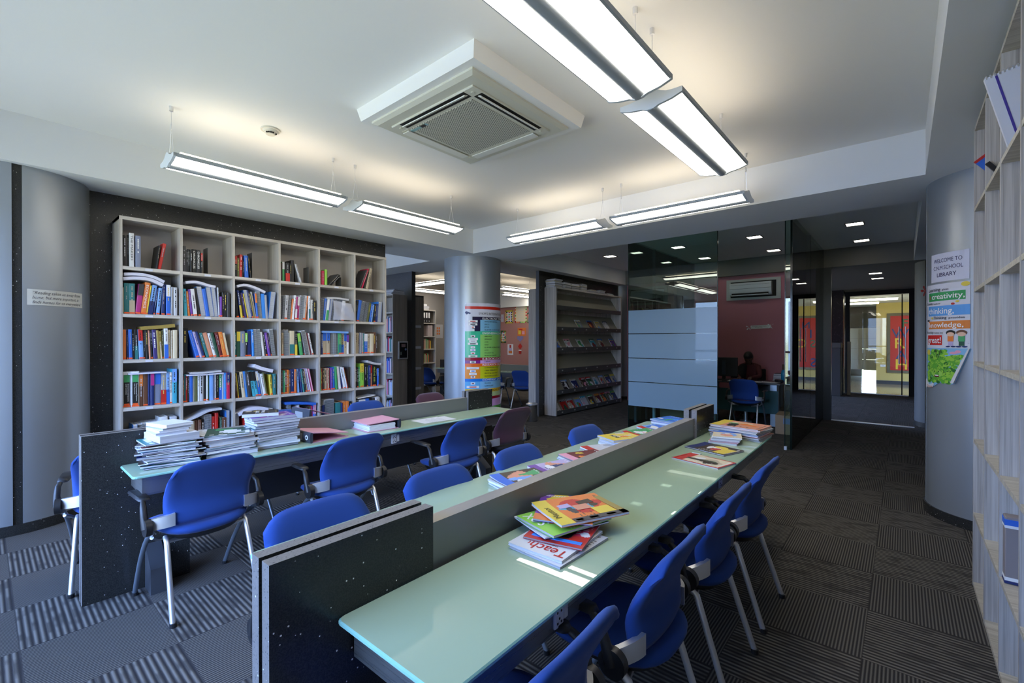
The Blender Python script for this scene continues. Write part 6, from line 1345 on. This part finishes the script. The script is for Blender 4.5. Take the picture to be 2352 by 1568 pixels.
ttl(o, 'VICTOR E.', .11, -.05, .01, .03, INKW, parent_t=.0245, bold=.0006); ttl(o, 'FRANKL', .11, -.05, -.025, .03, INKW, parent_t=.0245, bold=.0006); q = MB(); q.add([(.045+.022*cos(2*pi*k/20), .075+.022*sin(2*pi*k/20), .0252) for k in range(20)], [tuple(range(20))]); q.build('gold_seal', cm_('tn'), o)
# ---- ring binders on the far table
PKM = mat('binder_pink', (.66,.33,.42), .55); PKI = mat('binder_pink_inside', (.42,.13,.17), .6); BSP = mat('binder_spine_dark', (.045,.05,.065), .4)
def table_binder(x, y, z, rz, flip, lb, pages, thin=.004, L=.30, D=.285, H=.075):
    e = empty('ring_binder', (x, y, z), R(rz), lb, 'binder', 'pink ring binders on the far table'); s = -1 if flip else 1
    # spine at x=0, opens towards s*x
    f = MB(); n = 8; rings = []
    for i in range(n+1):
        a = -pi/2 + pi*i/n; rings.append((-s*.006*cos(a)*1.5, H/2 + (H/2)*sin(a)))
    f.loft([[(p[0], yy, p[1]) for p in rings] + [(s*.014, yy, H-.002), (s*.014, yy, .002)] for yy in (0, D)] if s > 0 else [[(p[0], yy, p[1]) for p in rings] + [(s*.014, yy, H-.002), (s*.014, yy, .002)] for yy in (D, 0)])
    f.build('spine', BSP, e)
    f = MB(); f.box(s*.010, 0, 0, s*L, D, thin); f.build('bottom_cover', PKM, e)
    zt = pages+.012 if pages else .030
    T0, T1 = H-thin, zt
    def cov(dz, t): return [(s*.010, 0, T0+dz), (s*L, 0, T1+dz), (s*L, D, T1+dz), (s*.010, D, T0+dz)]
    f = MB(); f.loft([cov(0, 0), cov(thin, 0)] if s > 0 else [list(reversed(cov(0, 0))), list(reversed(cov(thin, 0)))]); f.build('top_cover', PKM, e)
    f = MB(); f.loft([cov(-.0015, 0), cov(-.0003, 0)] if s > 0 else [list(reversed(cov(-.0015, 0))), list(reversed(cov(-.0003, 0)))]); f.build('inner_lining', PKI, e)
    if pages:
        r = random.Random(9)
        for k in range(5): q = MB(); dx = r.uniform(0, .012); q.box(s*(.035+dx), .006+r.uniform(0,.008), thin+pages*k/5, s*(L-.015-r.uniform(0,.02)), D-.006, thin+pages*(k+1)/5-.0012); q.build('paper_block', PAPER, e)
    q = MB(); [q.tube([(s*.02, yy, .006), (s*.035, yy, .045), (s*.06, yy, .045), (s*.07, yy, .006)], .002, 6) for yy in (D*.35, D*.65)]; q.build('ring_mechanism', CHROME, e)
    q = MB(); q.disc((-s*.0095, .045, H/2), (1,0,0), .017, .003, 20); q.build('finger_hole_rim', INKW, e); q = MB(); q.disc((-s*.0105, .045, H/2), (1,0,0), .009, .003, 16); q.build('finger_hole', DK, e)
    q = MB(); q.box(-s*.0108, .10, H*.18, -s*.009, .22, H*.82); q.build('spine_label', mat('label_dull_silver', (.28,.28,.30), .4), e)
    return e
table_binder(1.535, 3.195, GZ2, 4, False, 'closed pink ring binder with dark spine and white finger ring, beside the tall stack', 0)
table_binder(2.30, 3.205, GZ2, -4, True, 'pink ring binder full of white pages in the middle of the far table', .048)
table_binder(1.78, 3.72, GZ2, 4, False, 'pink ring binder behind the divider of the far table, lid raised', .05, H=.16)
for j, (x, y, rz, lb) in enumerate(((2.70, 3.29, 28, 'lower white printed sheet on the far table, right of the binders'), (2.755, 3.275, 22, 'upper white printed sheet on the far table, right of the binders'))):
    o = make_mag('paper_sheet', .21, .297, .0006, ['wh','wh','wh','wh','wh'], 400+j, lb, 'paper', 'white sheets on the far table', 0, loc=(x, y, GZ2+.0008*j), rz=rz+60)
q = MB(); [q.box(-.08, .11-.02*k, .0008, .02+.06*((k*7) % 3)/2, .113-.02*k, .0011) for k in range(9)]; q.build('printed_lines', cm_('gy'), o)
# pink cushion in the visitor chair
e = MB().bbox(-.03, -.17, 0, .035, .17, .16, .02).build('cushion', mat('cushion_mauve', (.30,.10,.22), .9)); e.location = (8.405, 2.03, .478); tag(e, 'mauve cushion in the blue visitor chair at the office desk', 'cushion')
# white cable on the office floor
f = MB(); f.tube([(8.75, 2.85, .006), (8.6, 2.75, .006), (8.5, 2.62, .006), (8.55, 2.5, .006), (8.8, 2.42, .006), (9.0, 2.4, .006)], .005, 6); tag(f.build('cable', INKW), 'white cable curling on the floor under the office desk', 'cable')
